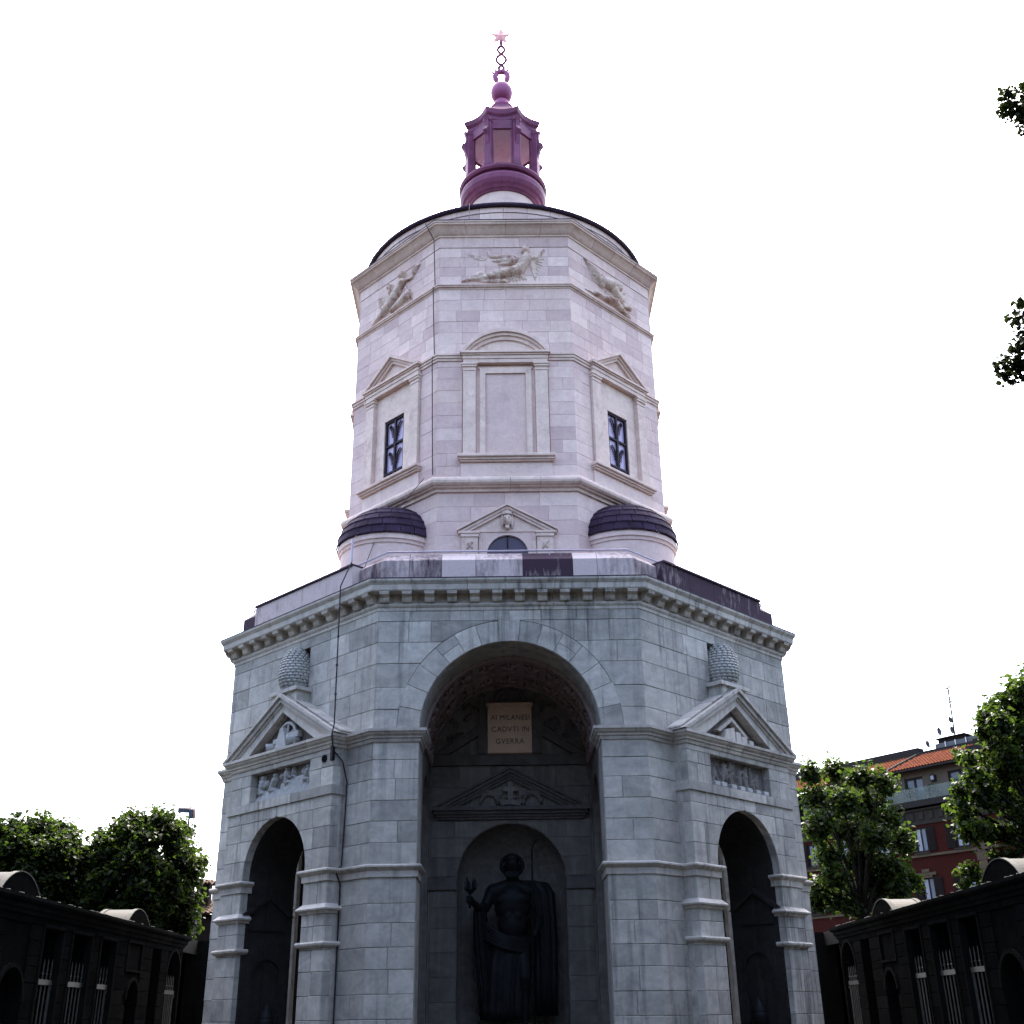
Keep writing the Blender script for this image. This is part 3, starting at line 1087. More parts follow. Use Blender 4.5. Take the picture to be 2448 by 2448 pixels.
# rounded niche with a half dome
nn, mm = 16, 10
vs, fs = [], []
for j in range(mm + 1):
    ph = (PI / 2) * j / mm
    for i in range(nn + 1):
        th = PI * i / nn
        vs.append((-nh * math.cos(th) * math.cos(ph), -4.6 + 1.45 * math.sin(th) * math.cos(ph), nz + nh * math.sin(ph)))
for j in range(mm):
    for i in range(nn):
        a = j * (nn + 1) + i
        fs.append((a, a + 1, a + nn + 2, a + nn + 1))
bw.add(vs, fs, .45)
vs = []
for z in (0, nz):
    vs += [(-nh * math.cos(PI * i / nn), -4.6 + 1.45 * math.sin(PI * i / nn), z) for i in range(nn + 1)]
bw.add(vs, [(i, i + 1, nn + 2 + i, nn + 1 + i) for i in range(nn)], .45)
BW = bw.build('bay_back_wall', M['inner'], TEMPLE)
for z0, z1 in pairs([0, .7, 1.4, 2.1, 2.8, 3.5, 4.2, 4.8, 5.3]):
    for a, b in ((-2.56, -1.73), (1.73, 2.56)):
        row(0, z0, z1, a, b, 4.56, 4.63, .9, rng, 'inner', jit=.003)
for z0, z1 in pairs([5.72, 6.3, 6.9, 7.46]):
    row(0, z0, z1, -2.56, cur(-1, 1.74, nz), 4.56, 4.63, 1.0, rng, 'inner', jit=.003)
    row(0, z0, z1, cur(1, 1.74, nz), 2.56, 4.56, 4.63, 1.0, rng, 'inner', jit=.003)
for z0, z1 in pairs([7.85, 8.5, 9.19]):
    row(0, z0, z1, -2.56, 2.56, 4.56, 4.63, 1.1, rng, 'inner', jit=.003)
for a, b in ((-4.2, -1.72), (1.72, 4.2)):
    MB().ub(a, b, 4.55, 4.70, 5.33, 5.70, .35).build('bay_string_course', M['inner_trim'], BW)
MB().ub(-3.0, 3.0, 4.55, 4.74, 9.19, 9.54, .2).build('bay_ledge', M['inner_trim'], BW)
pd = MB()
for k, (z0, z1, w) in enumerate(((7.46, 7.54, 4.72), (7.542, 7.62, 4.78), (7.622, 7.72, 4.86), (7.722, 7.84, 4.96))):
    pd.ub(-2.35 - .06 * k, 2.35 + .06 * k, 4.55, w, z0, z1, .2 + .1 * (k % 2))
for sg in (-1, 1):
    for k, (t0, t1, w) in enumerate(((0, .09, 4.96), (.092, .20, 4.88), (.202, .30, 4.80), (.302, .40, 4.74))):
        pd.prism([(sg * (2.53 - t0 * 2.0), 7.842), (0, 9.13 - t0), (0, 9.13 - t1), (sg * (2.53 - t1 * 2.0), 7.842)], 4.55, w, .2 + .12 * (k % 2))
pd.build('bay_pediment', M['inner_trim'], BW)
# crown, cross and branches in the tympanum
cr = MB()
cr.bevbox(-.09, .09, -4.80, -4.6, 8.05, 8.64, .015, .9)
cr.bevbox(-.26, .26, -4.802, -4.6, 8.32, 8.49, .015, .9)
cr.build('carved_cross', M['inner'], BW)
cw = MB()
cw.strip([(-.38, 8.10), (-.2, 8.06), (0, 8.05), (.2, 8.06), (.38, 8.10)], [(-.30, 7.86), (-.15, 7.90), (0, 7.91), (.15, 7.90), (.30, 7.86)], 4.6, 4.80, .6)
for u in (-.3, -.15, .15, .3):
    cw.ell((u, -4.74, 8.16), (.05, .05, .07), 8, 6, .6)
cw.build('carved_crown', M['inner'], BW)
for sg in (-1, 1):
    br = MB()
    pts = [(sg * (.40 + .29 - .29 * math.cos(a)), -4.69, 7.93 + .34 * math.sin(a)) for a in [PI * k / 14 for k in range(15)]]
    br.tube(pts, [.07] * 13 + [.05, .03], 7, .6)
    for k in range(2, 14):
        p = Vector(pts[k])
        br.ell((p.x + .02, p.y - .05, p.z + .05), (.055, .04, .055), 6, 5, .7)
    br.build('carved_branch', M['inner'], BW, smooth=True)
# broken pediment, obelisks, plaque
for sg in (-1, 1):
    bp = MB()
    bp.prism([(sg * 2.48, 9.545), (sg * 1.03, 10.40), (sg * 1.03, 10.16), (sg * 2.02, 9.545)], 4.58, 4.80, .1)
    bp.prism([(sg * 2.55, 9.545), (sg * 1.03, 10.50), (sg * 1.03, 10.402), (sg * 2.485, 9.545)], 4.58, 4.86, .35)
    bp.build('broken_pediment', M['inner_trim'], BW)
for sg in (-1, 1):
    ob = MB()
    c = sg * .90
    ob.ub(c - .15, c + .15, 4.6, 4.84, 9.542, 10.3, .2)
    ob.ub(c - .17, c + .17, 4.6, 4.86, 10.302, 10.36, .3)
    vs = []
    for hw, z in ((.13, 10.362), (.085, 11.45)):
        vs += [(c - hw, -4.6, z), (c + hw, -4.6, z), (c + hw, -4.82 + .02, z), (c - hw, -4.82 + .02, z)]
    ob.add(vs, [(0, 1, 2, 3), (4, 5, 6, 7), (0, 1, 5, 4), (1, 2, 6, 5), (2, 3, 7, 6), (3, 0, 4, 7)], .25)
    ob.ell((c, -4.72, 11.54), (.08, .08, .09), 8, 6, .3)
    ob.lathe([(.06, 11.62), (.03, 11.70), (.001, 11.82)], 8, c=(c, -4.72))
    ob.build('carved_obelisk', M['inner_trim'], BW)
    gl = MB()
    pts = [(sg * (1.05 + .5 * q), -4.66, 10.98 + .22 * math.sin(PI * q * .9)) for q in [k / 10 for k in range(11)]]
    gl.tube(pts, .045, 6, .3)
    gl.build('carved_garland', M['inner_trim'], BW, smooth=True)
    caps = []
    r4 = random.Random(5 + sg)
    for k in range(14):
        u, z = sg * (1.25 + .9 * r4.random()), 9.9 + .9 * r4.random()
        if (abs(u) - 1.0) / 1.6 + (z - 9.6) / 2.6 < 1.0 and z > 10.55 - (abs(u) - 1.0) * .55:
            caps.append((u, z, u + (r4.random() - .5) * .4, z + (r4.random() - .3) * .35, .10, .05, 1.0))
    if caps:
        relief('carved_lunette_relief', min(sg * 1.0, sg * 2.5), max(sg * 1.0, sg * 2.5), 9.6, 11.3, 4.602, caps, M['inner_trim'], BW, 0, res=.05)
pq = MB()
pq.bevbox(-.73, .73, -4.90, -4.6, 9.545, 11.10, .012, .5)
pq.bevbox(-.77, .77, -4.94, -4.6, 11.102, 11.22, .02, .7)
PQ = pq.build('plaque', M['plaque'], BW)
ur = MB()
ur.prism(arc((0, 11.30), .56, 0, PI, 18, ry=.52), 4.6, 4.72, .2)
ring = [(.47 * math.cos(a), -4.74, 11.30 + .43 * math.sin(a)) for a in [PI * k / 18 for k in range(19)]]
ur.tube(ring, .05, 7, .5)
ur.ell((-.2, -4.73, 11.5), (.06, .05, .06), 8, 6, .6)
ur.ell((.2, -4.73, 11.5), (.06, .05, .06), 8, 6, .6)
ur.bevbox(-.5, .5, -4.86, -4.6, 11.225, 11.30, .015, .4)
ur.build('carved_lunette_top', M['inner_trim'], BW)


def text(name, body, size, loc, mat, parent, sx=1.0, extrude=.012):
    cu = bpy.data.curves.new(name, 'FONT')
    cu.body = body
    cu.size = size
    cu.align_x = 'CENTER'
    cu.align_y = 'CENTER'
    cu.extrude = extrude
    cu.space_character = 1.08
    tmp = bpy.data.objects.new(name, cu)
    COL.objects.link(tmp)
    dg = bpy.context.evaluated_depsgraph_get()
    me = bpy.data.meshes.new_from_object(tmp.evaluated_get(dg))
    bpy.data.objects.remove(tmp)
    me.materials.clear()
    me.materials.append(mat)
    o = link(name, me, parent)
    o.rotation_euler = (PI / 2, 0, 0)
    o.scale = (sx, 1, 1)
    o.location = loc
    return o


text('inscription', 'AI MILANESI', .245, (.02, -4.905, 10.71), M['letter'], PQ, .92)
text('inscription', 'CADVTI IN', .245, (.02, -4.905, 10.32), M['letter'], PQ, .98)
text('inscription', 'GVERRA', .245, (.0, -4.905, 9.92), M['letter'], PQ, .98)

# the dark core inside the ring
co = MB()
co.ub(-4.2, 4.2, -4.2, 4.55, 0.01, 13.6, .5)
# leave the niche free: the core is built round it
co = MB()
co.box(-4.2, -1.8, -4.57, 4.2, .0, 13.6)
co.box(1.8, 4.2, -4.57, 4.2, .0, 13.6)
co.box(-1.8, 1.8, -3.0, 4.2, .0, 13.6)
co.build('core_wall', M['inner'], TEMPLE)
MB().lathe([(8.1, 13.58), (8.1, 13.6), (.5, 13.6)], octa=True).build('ambulatory_ceiling', M['inner'], TEMPLE)

# ------------------------------------------------------------------ the tower
rngt = random.Random(21)
MB().lathe([(5.85, 13.5), (5.85, 30.0)], octa=True).build('tower_wall', M['mortar_tower'], TEMPLE)
ED = 5.95 * T8
ET = AT * T8


def tone_t():
    return min(1, max(0, rngt.gauss(.58, .27)))


# lower drum, the torus above it, string, frieze fillets and the main cornice
toct = [plan(j, AT * T8, AT) for j in range(8)]
for nm, prof, mat in (
        ('drum_torus', [(-.15, 18.50), (-.02, 18.50), (.0, 18.60), (.10, 18.62), (.12, 18.66), (.20, 18.68), (.265, 18.74), (.285, 18.82), (.265, 18.90), (.20, 18.98), (.10, 19.03), (-.15, 19.05)], 'tower_trim'),
        ('frieze_moulding', [(-.15, 27.08), (.02, 27.08), (.03, 27.14), (.09, 27.15), (.10, 27.20), (.13, 27.21), (.13, 27.25), (-.15, 27.27)], 'tower_trim'),
        ('tower_cornice', [(-.15, 29.48), (.0, 29.48), (.01, 29.53), (.05, 29.54), (.06, 29.60), (.10, 29.62), (.16, 29.68), (.24, 29.78), (.32, 29.86), (.40, 29.90), (.41, 29.96), (.45, 29.98), (.45, 30.03), (-.15, 30.03)], 'tower_trim'),
        ('cornice_flashing', [(-.15, 30.031), (.46, 30.031), (.46, 30.07), (-.15, 30.08)], 'eave')):
    MB().sweep(toct, prof, closed=True, rng=rngt, seg=1.3 if mat != 'eave' else 0).build(nm, M[mat], TEMPLE)

RT = [19.03, 19.5, 20.0, 20.52, 21.04, 21.56, 22.08, 22.6, 23.1, 23.6, 24.13, 24.62, 25.12, 25.62, 26.1, 26.6, 27.1]
RF = [27.26, 27.72, 28.15, 28.6, 29.05]
for f in VIS:
    for z0, z1 in pairs(RT):
        if z1 < 24.2:
            row(f, z0, z1, -ET, -1.58, 5.83, AT, .75, rngt, 'tower', jit=.005)
            row(f, z0, z1, 1.58, ET, 5.83, AT, .75, rngt, 'tower', jit=.005)
        else:
            row(f, z0, z1, -ET, ET, 5.83, AT, .85, rngt, 'tower', jit=.005)
    for z0, z1 in pairs(RF):
        row(f, z0, z1, -ET + .012, ET - .012, 5.83, AT - .02, .95, rngt, 'tower', jit=.003)
    row(f, 29.06, 29.49, -ET, ET, 5.83, AT, 1.0, rngt, 'tower', jit=.003)
    for z0, z1 in pairs([14.0, 14.75, 15.5, 16.2, 16.85, 17.4, 17.95, 18.51]):
        if f == 0:
            if z1 < 17.5:
                row(f, z0, z1, -ED, -1.0, 5.83, 5.95, 1.0, rngt, 'tower', jit=.003)
                row(f, z0, z1, 1.0, ED, 5.83, 5.95, 1.0, rngt, 'tower', jit=.003)
            else:
                row(f, z0, z1, -ED, ED, 5.83, 5.95, 1.3, rngt, 'tower', jit=.003)
        else:
            row(f, z0, z1, -ED, ED, 5.83, 5.95, 1.3, rngt, 'tower', jit=.003)
for f in (2, 3, 4, 5, 6):
    q = MB()
    q.prism([(-ET, 19.03), (ET, 19.03), (ET, 29.5), (-ET, 29.5)], 5.80, AT, .5)
    q.prism([(-ED, 13.9), (ED, 13.9), (ED, 18.51), (-ED, 18.51)], 5.80, 5.95, .5)
    q.build('tower_face', M['tower'], TEMPLE, F(f))


def surround(f):
    """pilasters, entablature and sill round a window: arched pediment on the even faces, pointed on the odd ones"""
    rot = F(f)
    fr = MB()
    blind = f % 2 == 0
    # panel between the pilasters
    if blind:
        fr.ub(-1.08, 1.08, 5.80, 5.99, 19.84, 23.76, .75)
        root = fr.build('blind_window', M['tower'], TEMPLE, rot)
        w_ = MB()
        for a, b, z0, z1 in ((-.95, -.74, 19.84, 23.52), (.74, .95, 19.84, 23.52)):
            w_.ub(a, b, 5.985, 6.09, z0, z1 - .21, .8)
        w_.ub(-.95, .95, 5.985, 6.09, 23.312, 23.52, .8)
        w_.ub(-1.0, 1.0, 5.985, 6.05, 23.521, 23.60, .6)
        w_.build('window_frame', M['tower_trim'], root)
        MB().ub(-.735, .735, 5.985, 6.02, 19.85, 23.30, .35).build('blind_panel', M['tower'], root)
    else:
        fr.ub(-1.08, -.57, 5.66, 6.0, 19.84, 23.76, .7)
        fr.ub(.57, 1.08, 5.66, 6.0, 19.84, 23.76, .7)
        fr.ub(-.57, .57, 5.66, 6.0, 22.52, 23.76, .8)
        root = fr.build('window', M['tower_trim'], TEMPLE, rot)
        MB().ub(-.57, .57, 5.852, 5.872, 19.7, 22.52, .6).build('pane', M['window_glass'], root)
        gr = MB()
        for u in (-.525, .525):
            gr.ub(u - .045, u + .045, 5.88, 5.95, 19.7, 22.52)
        gr.ub(-.48, .48, 5.88, 5.95, 22.43, 22.52)
        gr.build('grille_frame', M['iron'], root)
        MB().ub(-.045, .045, 5.885, 5.955, 19.7, 22.43).build('mullion', M['iron'], root)
        for z in (20.27, 21.43):
            b_ = MB()
            b_.ub(-.48, -.046, 5.885, 5.95, z - .04, z + .04)
            b_.ub(.046, .48, 5.885, 5.95, z - .04, z + .04)
            b_.build('transom', M['iron'], root)
        lf = MB()
        # palm leaf seen twice in every field
        pts = [Vector((.045 + .33 * (1 - math.cos(q * 1.35)), -5.92, .85 * math.sin(q * 1.3) / math.sin(1.3))) for q in [k / 10 for k in range(11)]]
        lf.tube(pts, [.045, .045, .043, .04, .038, .035, .032, .028, .024, .018, .008], 5)
        for k in (3, 4, 5, 6, 7, 8, 9):
            p = pts[k]
            lf.tube([p, p + Vector((.09, 0, -.02)), p + Vector((.135, 0, -.09))], [.026, .022, .006], 5)
        me = lf.mesh('iron_leaf', M['iron'])
        for z in (19.45, 20.32, 21.48):
            for sx in (1, -1):
                o = link('iron_leaf', me, root)
                o.location = (0, 0, z)
                o.scale = (sx, 1, 1)
    for sg in (-1, 1):
        pl = MB()
        pl.bevbox(sg * 1.325 - .235, sg * 1.325 + .235, -6.17, -5.9, 19.86, 23.38, .008, .55)
        pl.bevbox(sg * 1.325 - .25, sg * 1.325 + .25, -6.19, -5.9, 23.382, 23.45, .008, .7)
        pl.bevbox(sg * 1.325 - .24, sg * 1.325 + .24, -6.175, -5.9, 23.452, 23.53, .008, .6)
        pl.bevbox(sg * 1.325 - .27, sg * 1.325 + .27, -6.22, -5.9, 23.532, 23.62, .01, .8)
        pl.bevbox(sg * 1.325 - .30, sg * 1.325 + .30, -6.25, -5.9, 23.622, 23.70, .01, .7)
        pl.build('pilaster', M['tower_trim'], root)
    en = MB()
    en.bevbox(-1.56, 1.56, -6.20, -5.9, 23.702, 23.86, .008, .6)
    en.bevbox(-1.58, 1.58, -6.23, -5.9, 23.862, 24.0, .008, .7)
    en.bevbox(-1.63, 1.63, -6.28, -5.9, 24.002, 24.06, .008, .5)
    en.bevbox(-1.68, 1.68, -6.34, -5.9, 24.062, 24.15, .01, .75)
    en.build('entablature', M['tower_trim'], root)
    pe = MB()
    if blind:
        def seg(rise, half):
            r = (half * half + rise * rise) / (2 * rise)
            a = math.asin(half / r)
            return arc((0, 24.152 + rise - r), r, PI / 2 + a, PI / 2 - a, 28)
        pe.strip(seg(1.0, 1.62), seg(.84, 1.50), 5.9, 6.32, .55)
        pe.strip(seg(.839, 1.50), seg(.72, 1.40), 5.9, 6.24, .35)
        pe.strip(seg(.719, 1.40), seg(.56, 1.24), 5.9, 6.17, .5)
        inner = seg(.559, 1.24)
        for a, b in pairs(inner):
            pe.prism([a, b, (b[0], 24.152), (a[0], 24.152)], 5.9, 6.10, .9)
    else:
        for sg in (-1, 1):
            pe.prism([(sg * 1.68, 24.152), (0, 25.22), (0, 25.08), (sg * 1.46, 24.152)], 5.9, 6.34, .55)
            pe.prism([(sg * 1.455, 24.152), (0, 25.078), (0, 24.97), (sg * 1.28, 24.152)], 5.9, 6.25, .35)
            pe.prism([(sg * 1.275, 24.152), (0, 24.968), (0, 24.85), (sg * 1.08, 24.152)], 5.9, 6.19, .5)
        pe.prism([(-1.08, 24.153), (1.08, 24.153), (0, 24.848)], 5.9, 6.09, .8)
    pe.build('window_pediment', M['tower_trim'], root)
    si = MB()
    si.bevbox(-1.74, 1.74, -6.36, -5.9, 19.74, 19.86, .02, .6)
    si.bevbox(-1.70, 1.70, -6.28, -5.9, 19.66, 19.738, .01, .5)
    si.bevbox(-1.66, 1.66, -6.22, -5.9, 19.60, 19.658, .01, .6)
    si.build('sill', M['tower_trim'], root)
    MB().bevbox(-1.62, 1.62, -6.12, -5.9, 19.04, 19.598, .01, .85).build('apron', M['tower'], root)
    return root


for f in range(8):
    surround(f)
    # string between the windows
    for a, b in ((-1, -1), (1, 1)):
        u0, u1 = (1.59, ET + .0) if a > 0 else (-ET, -1.59)
        q = MB()
        for z0, z1, o in ((23.85, 23.95, .05), (23.952, 24.05, .09), (24.052, 24.13, .13)):
            e = (AT + o) * T8
            uu0, uu1 = (u0, e) if a > 0 else (-e, u1)
            k = (AT - .1) * T8
            vs = []
            for w, lo, hi in ((AT - .1, uu0 if a > 0 else -k, k if a > 0 else uu1), (AT + o, uu0, uu1)):
                vs += [(lo, -w, z0), (hi, -w, z0), (hi, -w, z1), (lo, -w, z1)]
            q.add(vs, [(0, 1, 2, 3), (4, 5, 6, 7), (0, 1, 5, 4), (1, 2, 6, 5), (2, 3, 7, 6), (3, 0, 4, 7)], rngt.random())
        q.build('tower_string', M['tower_trim'], TEMPLE, F(f))

# carved flying figures of the frieze
A_ = [(-1.60, 27.45, -.9, 27.75, .05, .16, .9), (-1.35, 27.55, -.25, 27.72, .10, .20, .8), (-.9, 27.48, .05, 27.42, .06, .12, .8), (-.3, 27.75, .55, 27.95, .20, .22, 1.0),
      (.55, 27.95, .88, 28.52, .22, .20, 1.1), (.83, 28.88, .84, 28.98, .15, .14, 1.2, .05), (.85, 28.62, .84, 28.8, .08, .08, 1.1, .05), (.95, 28.5, 1.32, 28.55, .09, .07, 1.2), (1.32, 28.55, 1.55, 28.92, .065, .05, 1.2),
      (.72, 28.45, .38, 28.5, .09, .10, 1.1), (.38, 28.52, -.55, 28.62, .16, .06, .9), (.36, 28.42, -.42, 28.42, .18, .05, .8), (.34, 28.32, -.2, 28.25, .15, .05, .8), (-.55, 28.65, -.62, 28.85, .07, .05, .9)]
for k in range(8):
    A_.append((.30 + .06 * k, 27.85 - .02 * k, -.05 + .13 * k, 27.42 + .015 * k, .05, .035, 1.0))
for k in range(8):
    A_.append((1.05, 28.1 + .05 * k, 1.20 + .05 * k, 27.5 + .14 * k, .05, .03, .8))
for k in range(5):
    A_.append((-1.5 + .1 * k, 28.75 - .08 * k, -.7, 28.6 - .03 * k, .02, .03, .6))
Bc = [(-1.65, 27.42, -.75, 27.72, .05, .17, 1.0), (-.8, 27.7, -.15, 28.05, .20, .22, 1.0), (-.35, 27.55, .55, 27.75, .12, .20, .9), (-.15, 28.05, .30, 28.55, .22, .19, 1.1), (.30, 28.85, .32, 28.93, .15, .14, 1.2, .05),
      (.32, 28.6, .9, 28.5, .10, .07, 1.1), (.9, 28.5, 1.1, 28.85, .07, .05, 1.1), (1.0, 28.75, 1.25, 28.95, .16, .12, .7), (-.1, 28.4, -.5, 28.75, .12, .16, 1.1), (-.45, 28.5, -.62, 28.95, .12, .05, 1.2), (.5, 28.2, .75, 27.7, .09, .16, .9)]
for k in range(8):
    Bc.append((-.35, 28.35 - .06 * k, -1.25 + .03 * k, 28.55 - .12 * k, .06, .035, .8))
for k in range(5):
    Bc.append((.2 + .12 * k, 27.9, .35 + .14 * k, 27.45, .05, .03, .9))
Cc = [(-1.55, 29.0, -.65, 28.45, .05, .24, 1.0), (-1.45, 28.85, -.6, 28.25, .05, .18, .9), (-.65, 28.4, .2, 28.55, .24, .28, 1.0), (.15, 28.3, .45, 28.0, .22, .18, 1.1), (.5, 28.55, .52, 28.62, .14, .13, 1.2, .05),
      (.4, 28.2, .85, 28.3, .10, .09, 1.1), (.7, 28.1, .95, 28.5, .14, .10, 1.0), (-1.55, 27.55, -.9, 27.6, .03, .10, .9), (-.95, 27.62, .2, 27.75, .12, .20, 1.0), (.1, 27.75, .6, 27.6, .18, .15, 1.0), (.55, 27.62, 1.05, 27.45, .12, .12, 1.0), (.75, 27.85, 1.2, 27.95, .16, .12, .9)]
for k in range(9):
    Cc.append((-.3 + .08 * k, 28.05, -.45 + .16 * k, 27.55, .05, .035, 1.0))
for k in range(6):
    Cc.append((-.7, 28.55 - .08 * k, -1.5 + .05 * k, 28.95 - .13 * k, .045, .02, .9))
for f, caps, sd_ in ((0, A_, 1), (7, Bc, 2), (1, Cc, 3)):
    relief('carved_flying_figure', -1.8, 1.8, 27.3, 29.1, AT - .02, caps, M['relief'], TEMPLE, F(f), res=.03, seed=sd_, depth=1.15, rough=.03)

# small aedicule with an arched window at the foot of the tower
ae = MB()
arch_wall(ae, 1.0, 1.0, 5.97, 5.83, 13.9, 17.0, .71, 16.14)
AE = ae.build('drum_window', M['tower'], TEMPLE)
MB().ub(-.75, .75, 5.855, 5.865, 13.9, 16.9).build('pane', M['dark_glass'], AE)
mu = MB()
mu.ub(-.025, .025, 5.87, 5.90, 13.9, 16.85)
mu.ub(-.7, -.03, 5.87, 5.90, 16.1, 16.15)
mu.ub(.03, .7, 5.87, 5.90, 16.1, 16.15)
mu.build('glazing_bar', M['iron'], AE)
for sg in (-1, 1):
    pl = MB()
    pl.bevbox(sg * 1.30 - .28, sg * 1.30 + .28, -6.08, -5.9, 13.9, 16.74, .008, .6)
    pl.bevbox(sg * 1.30 - .31, sg * 1.30 + .31, -6.12, -5.9, 16.742, 16.86, .008, .75)
    pl.bevbox(sg * .93 - .06, sg * .93 + .06, -6.01, -5.9, 13.9, 16.86, .006, .5)
    pl.build('pilaster', M['tower_trim'], AE)
    relief('carved_capital', sg * 1.30 - .2, sg * 1.30 + .2, 16.25, 16.65, 6.082, [(sg * 1.3 - .08, 16.32, sg * 1.3 + .06, 16.55, .05, .07, .6), (sg * 1.3 + .08, 16.35, sg * 1.3 - .05, 16.5, .05, .05, .6)], M['relief'], AE, 0, res=.03)
pe = MB()
for sg in (-1, 1):
    pe.prism([(sg * 1.74, 16.95), (sg * 1.74, 17.02), (0, 17.99), (0, 17.90)], 5.9, 6.20, .6)
    pe.prism([(sg * 1.66, 16.952), (0, 17.898), (0, 17.80), (sg * 1.50, 16.952)], 5.9, 6.13, .4)
    pe.prism([(sg * 1.49, 16.952), (0, 17.798), (0, 17.70), (sg * 1.32, 16.952)], 5.9, 6.09, .55)
pe.bevbox(-1.70, -.96, -6.15, -5.9, 16.862, 16.95, .01, .6)
pe.bevbox(.96, 1.70, -6.15, -5.9, 16.862, 16.95, .01, .6)
pe.prism([(-1.3, 16.955), (1.3, 16.955), (0, 17.69)], 5.9, 6.0, .75)
pe.build('window_pediment', M['tower_trim'], AE)
hd = MB()
hd.ell((0, -6.10, 17.36), (.155, .15, .24), 14, 10)
hd.ell((0, -6.25, 17.34), (.03, .05, .07), 6, 6)
hd.ell((-.06, -6.23, 17.42), (.04, .03, .02), 6, 5)
hd.ell((.06, -6.23, 17.42), (.04, .03, .02), 6, 5)
hd.ell((0, -6.23, 17.24), (.05, .03, .018), 6, 5)
hd.ell((0, -6.08, 17.10), (.09, .09, .10), 8, 6)
for sx in (-1, 1):
    hd.ell((sx * .17, -6.06, 17.32), (.06, .08, .26), 8, 8)
hd.lathe([(.17, 17.54), (.19, 17.64), (.17, 17.65), (.15, 17.55)], 16, c=(0, -6.08))
for k in range(7):
    a = -PI / 2 + (k - 3) * .5
    hd.ell((.18 * math.cos(a), -6.08 + .18 * math.sin(a), 17.70), (.035, .035, .07), 6, 5)
hd.build('carved_head', M['relief'], AE, smooth=True)

# round apses with slate half domes on the diagonal faces
for f in (1, 3, 5, 7):
    ap = MB()
    ap.lathe([(1.80, 13.7), (1.80, 16.62), (1.84, 16.63), (1.85, 16.74), (1.90, 16.76), (1.90, 16.95), (1.86, 16.97)], 40, PI, 2 * PI, (0, -5.93), .75)
    apo = ap.build('apse', M['tower'], TEMPLE, F(f), smooth=False)
    rows_ = 8
    for k in range(rows_):
        a0, a1 = PI / 2 * k / rows_, PI / 2 * (k + 1) / rows_
        r0, r1 = 1.93 * math.cos(a0), 1.93 * math.cos(a1)
        z0, z1 = 16.97 + 1.55 * math.sin(a0), 16.97 + 1.55 * math.sin(a1)
        n_s = max(4, 12 - k)
        for j in range(n_s):
            b0, b1 = PI + PI * (j + .02) / n_s, PI + PI * (j + .98) / n_s
            sp = MB()
            sp.lathe([(r0 + .03, z0 - .02), (r0 + .045, z0 + .02), (max(r1, .02) + .0, z1 + .035), (max(r1, .02) - .02, z1)], 4, b0, b1, (0, -5.93), rngt.random())
            sp.build('slate', M['slate'], apo)

# round attic drum, dark eave and low dome
at_ = MB()
for k in range(40):
    b0, b1 = 2 * PI * k / 40, 2 * PI * (k + .985) / 40
    t = rngt.random()
    at_.lathe([(6.06, 29.9), (6.06, 30.74), (6.0, 30.75)], 2, b0, b1, tone=t)
    at_.lathe([(6.09, 30.76), (6.09, 31.0)], 2, b0, b1, tone=.5 + .4 * t)
at_.lathe([(6.0, 29.9), (6.0, 31.0)], 64, tone=.3)
AD = at_.build('attic_drum', M['tower'], TEMPLE)
MB().lathe([(6.0, 31.001), (6.20, 31.001), (6.24, 31.05), (6.24, 31.13), (6.16, 31.17), (5.6, 31.45)], 96).build('dome_eave', M['eave'], AD)
MB().lathe([(6.1, 31.15), (5.6, 31.6), (4.6, 32.3), (3.2, 33.1), (1.9, 33.7), (1.5, 33.8)], 64).build('dome_roof', M['lead'], AD, smooth=True)

# ------------------------------------------------------------------ the lantern
LN = MB().lathe([(1.55, 33.6), (1.55, 35.9)], 48, tone=.8).build('lantern', M['tower'], TEMPLE)
MB().lathe([(1.5, 35.74), (1.62, 35.74), (1.66, 35.82), (1.74, 35.84), (1.80, 35.94), (1.90, 36.02), (1.99, 36.2), (2.02, 36.42), (1.98, 36.55), (1.86, 36.62), (1.86, 36.70), (2.0, 36.72), (2.06, 36.82), (2.06, 36.93), (1.98, 36.99), (1.74, 37.02), (1.74, 37.12), (1.1, 37.16)], 64).build('lantern_base', M['lantern'], LN, smooth=False)
LA = 1.52
for j in range(8):
    a = -PI / 2 + PI / 8 + PI / 4 * j
    c = (LA / math.cos(PI / 8) * .985 * math.cos(a), LA / math.cos(PI / 8) * .985 * math.sin(a))
    pl = MB()
    pl.bevbox(-.17, .17, -.20, .14, 37.12, 39.95, .02, .6)
    pl.bevbox(-.19, .19, -.24, .14, 37.12, 37.34, .02, .4)
    pl.bevbox(-.19, .19, -.24, .14, 39.75, 39.95, .02, .7)
    o = pl.build('lantern_pillar', M['lantern'], LN)
    o.location = (c[0], c[1], 0)
    o.rotation_euler = (0, 0, a + PI / 2)
    # scroll bracket on the outer edge
    br = MB()
    pr = [(.15, 38.15), (.24, 38.5), (.33, 38.85), (.47, 39.06), (.44, 39.16), (.33, 39.24), (.26, 39.45), (.27, 39.75), (.34, 39.95), (.15, 39.95)]
    n_ = len(pr)
    br.add([(-.09, -o_, z) for o_, z in pr] + [(.09, -o_, z) for o_, z in pr], [tuple(range(n_)), tuple(range(2 * n_ - 1, n_ - 1, -1))] + [(q, q + n_, (q + 1) % n_ + n_, (q + 1) % n_) for q in range(n_)], .5)
    o2 = br.build('scroll_bracket', M['lantern'], LN)
    o2.location = (c[0], c[1], 0)
    o2.rotation_euler = (0, 0, a + PI / 2)
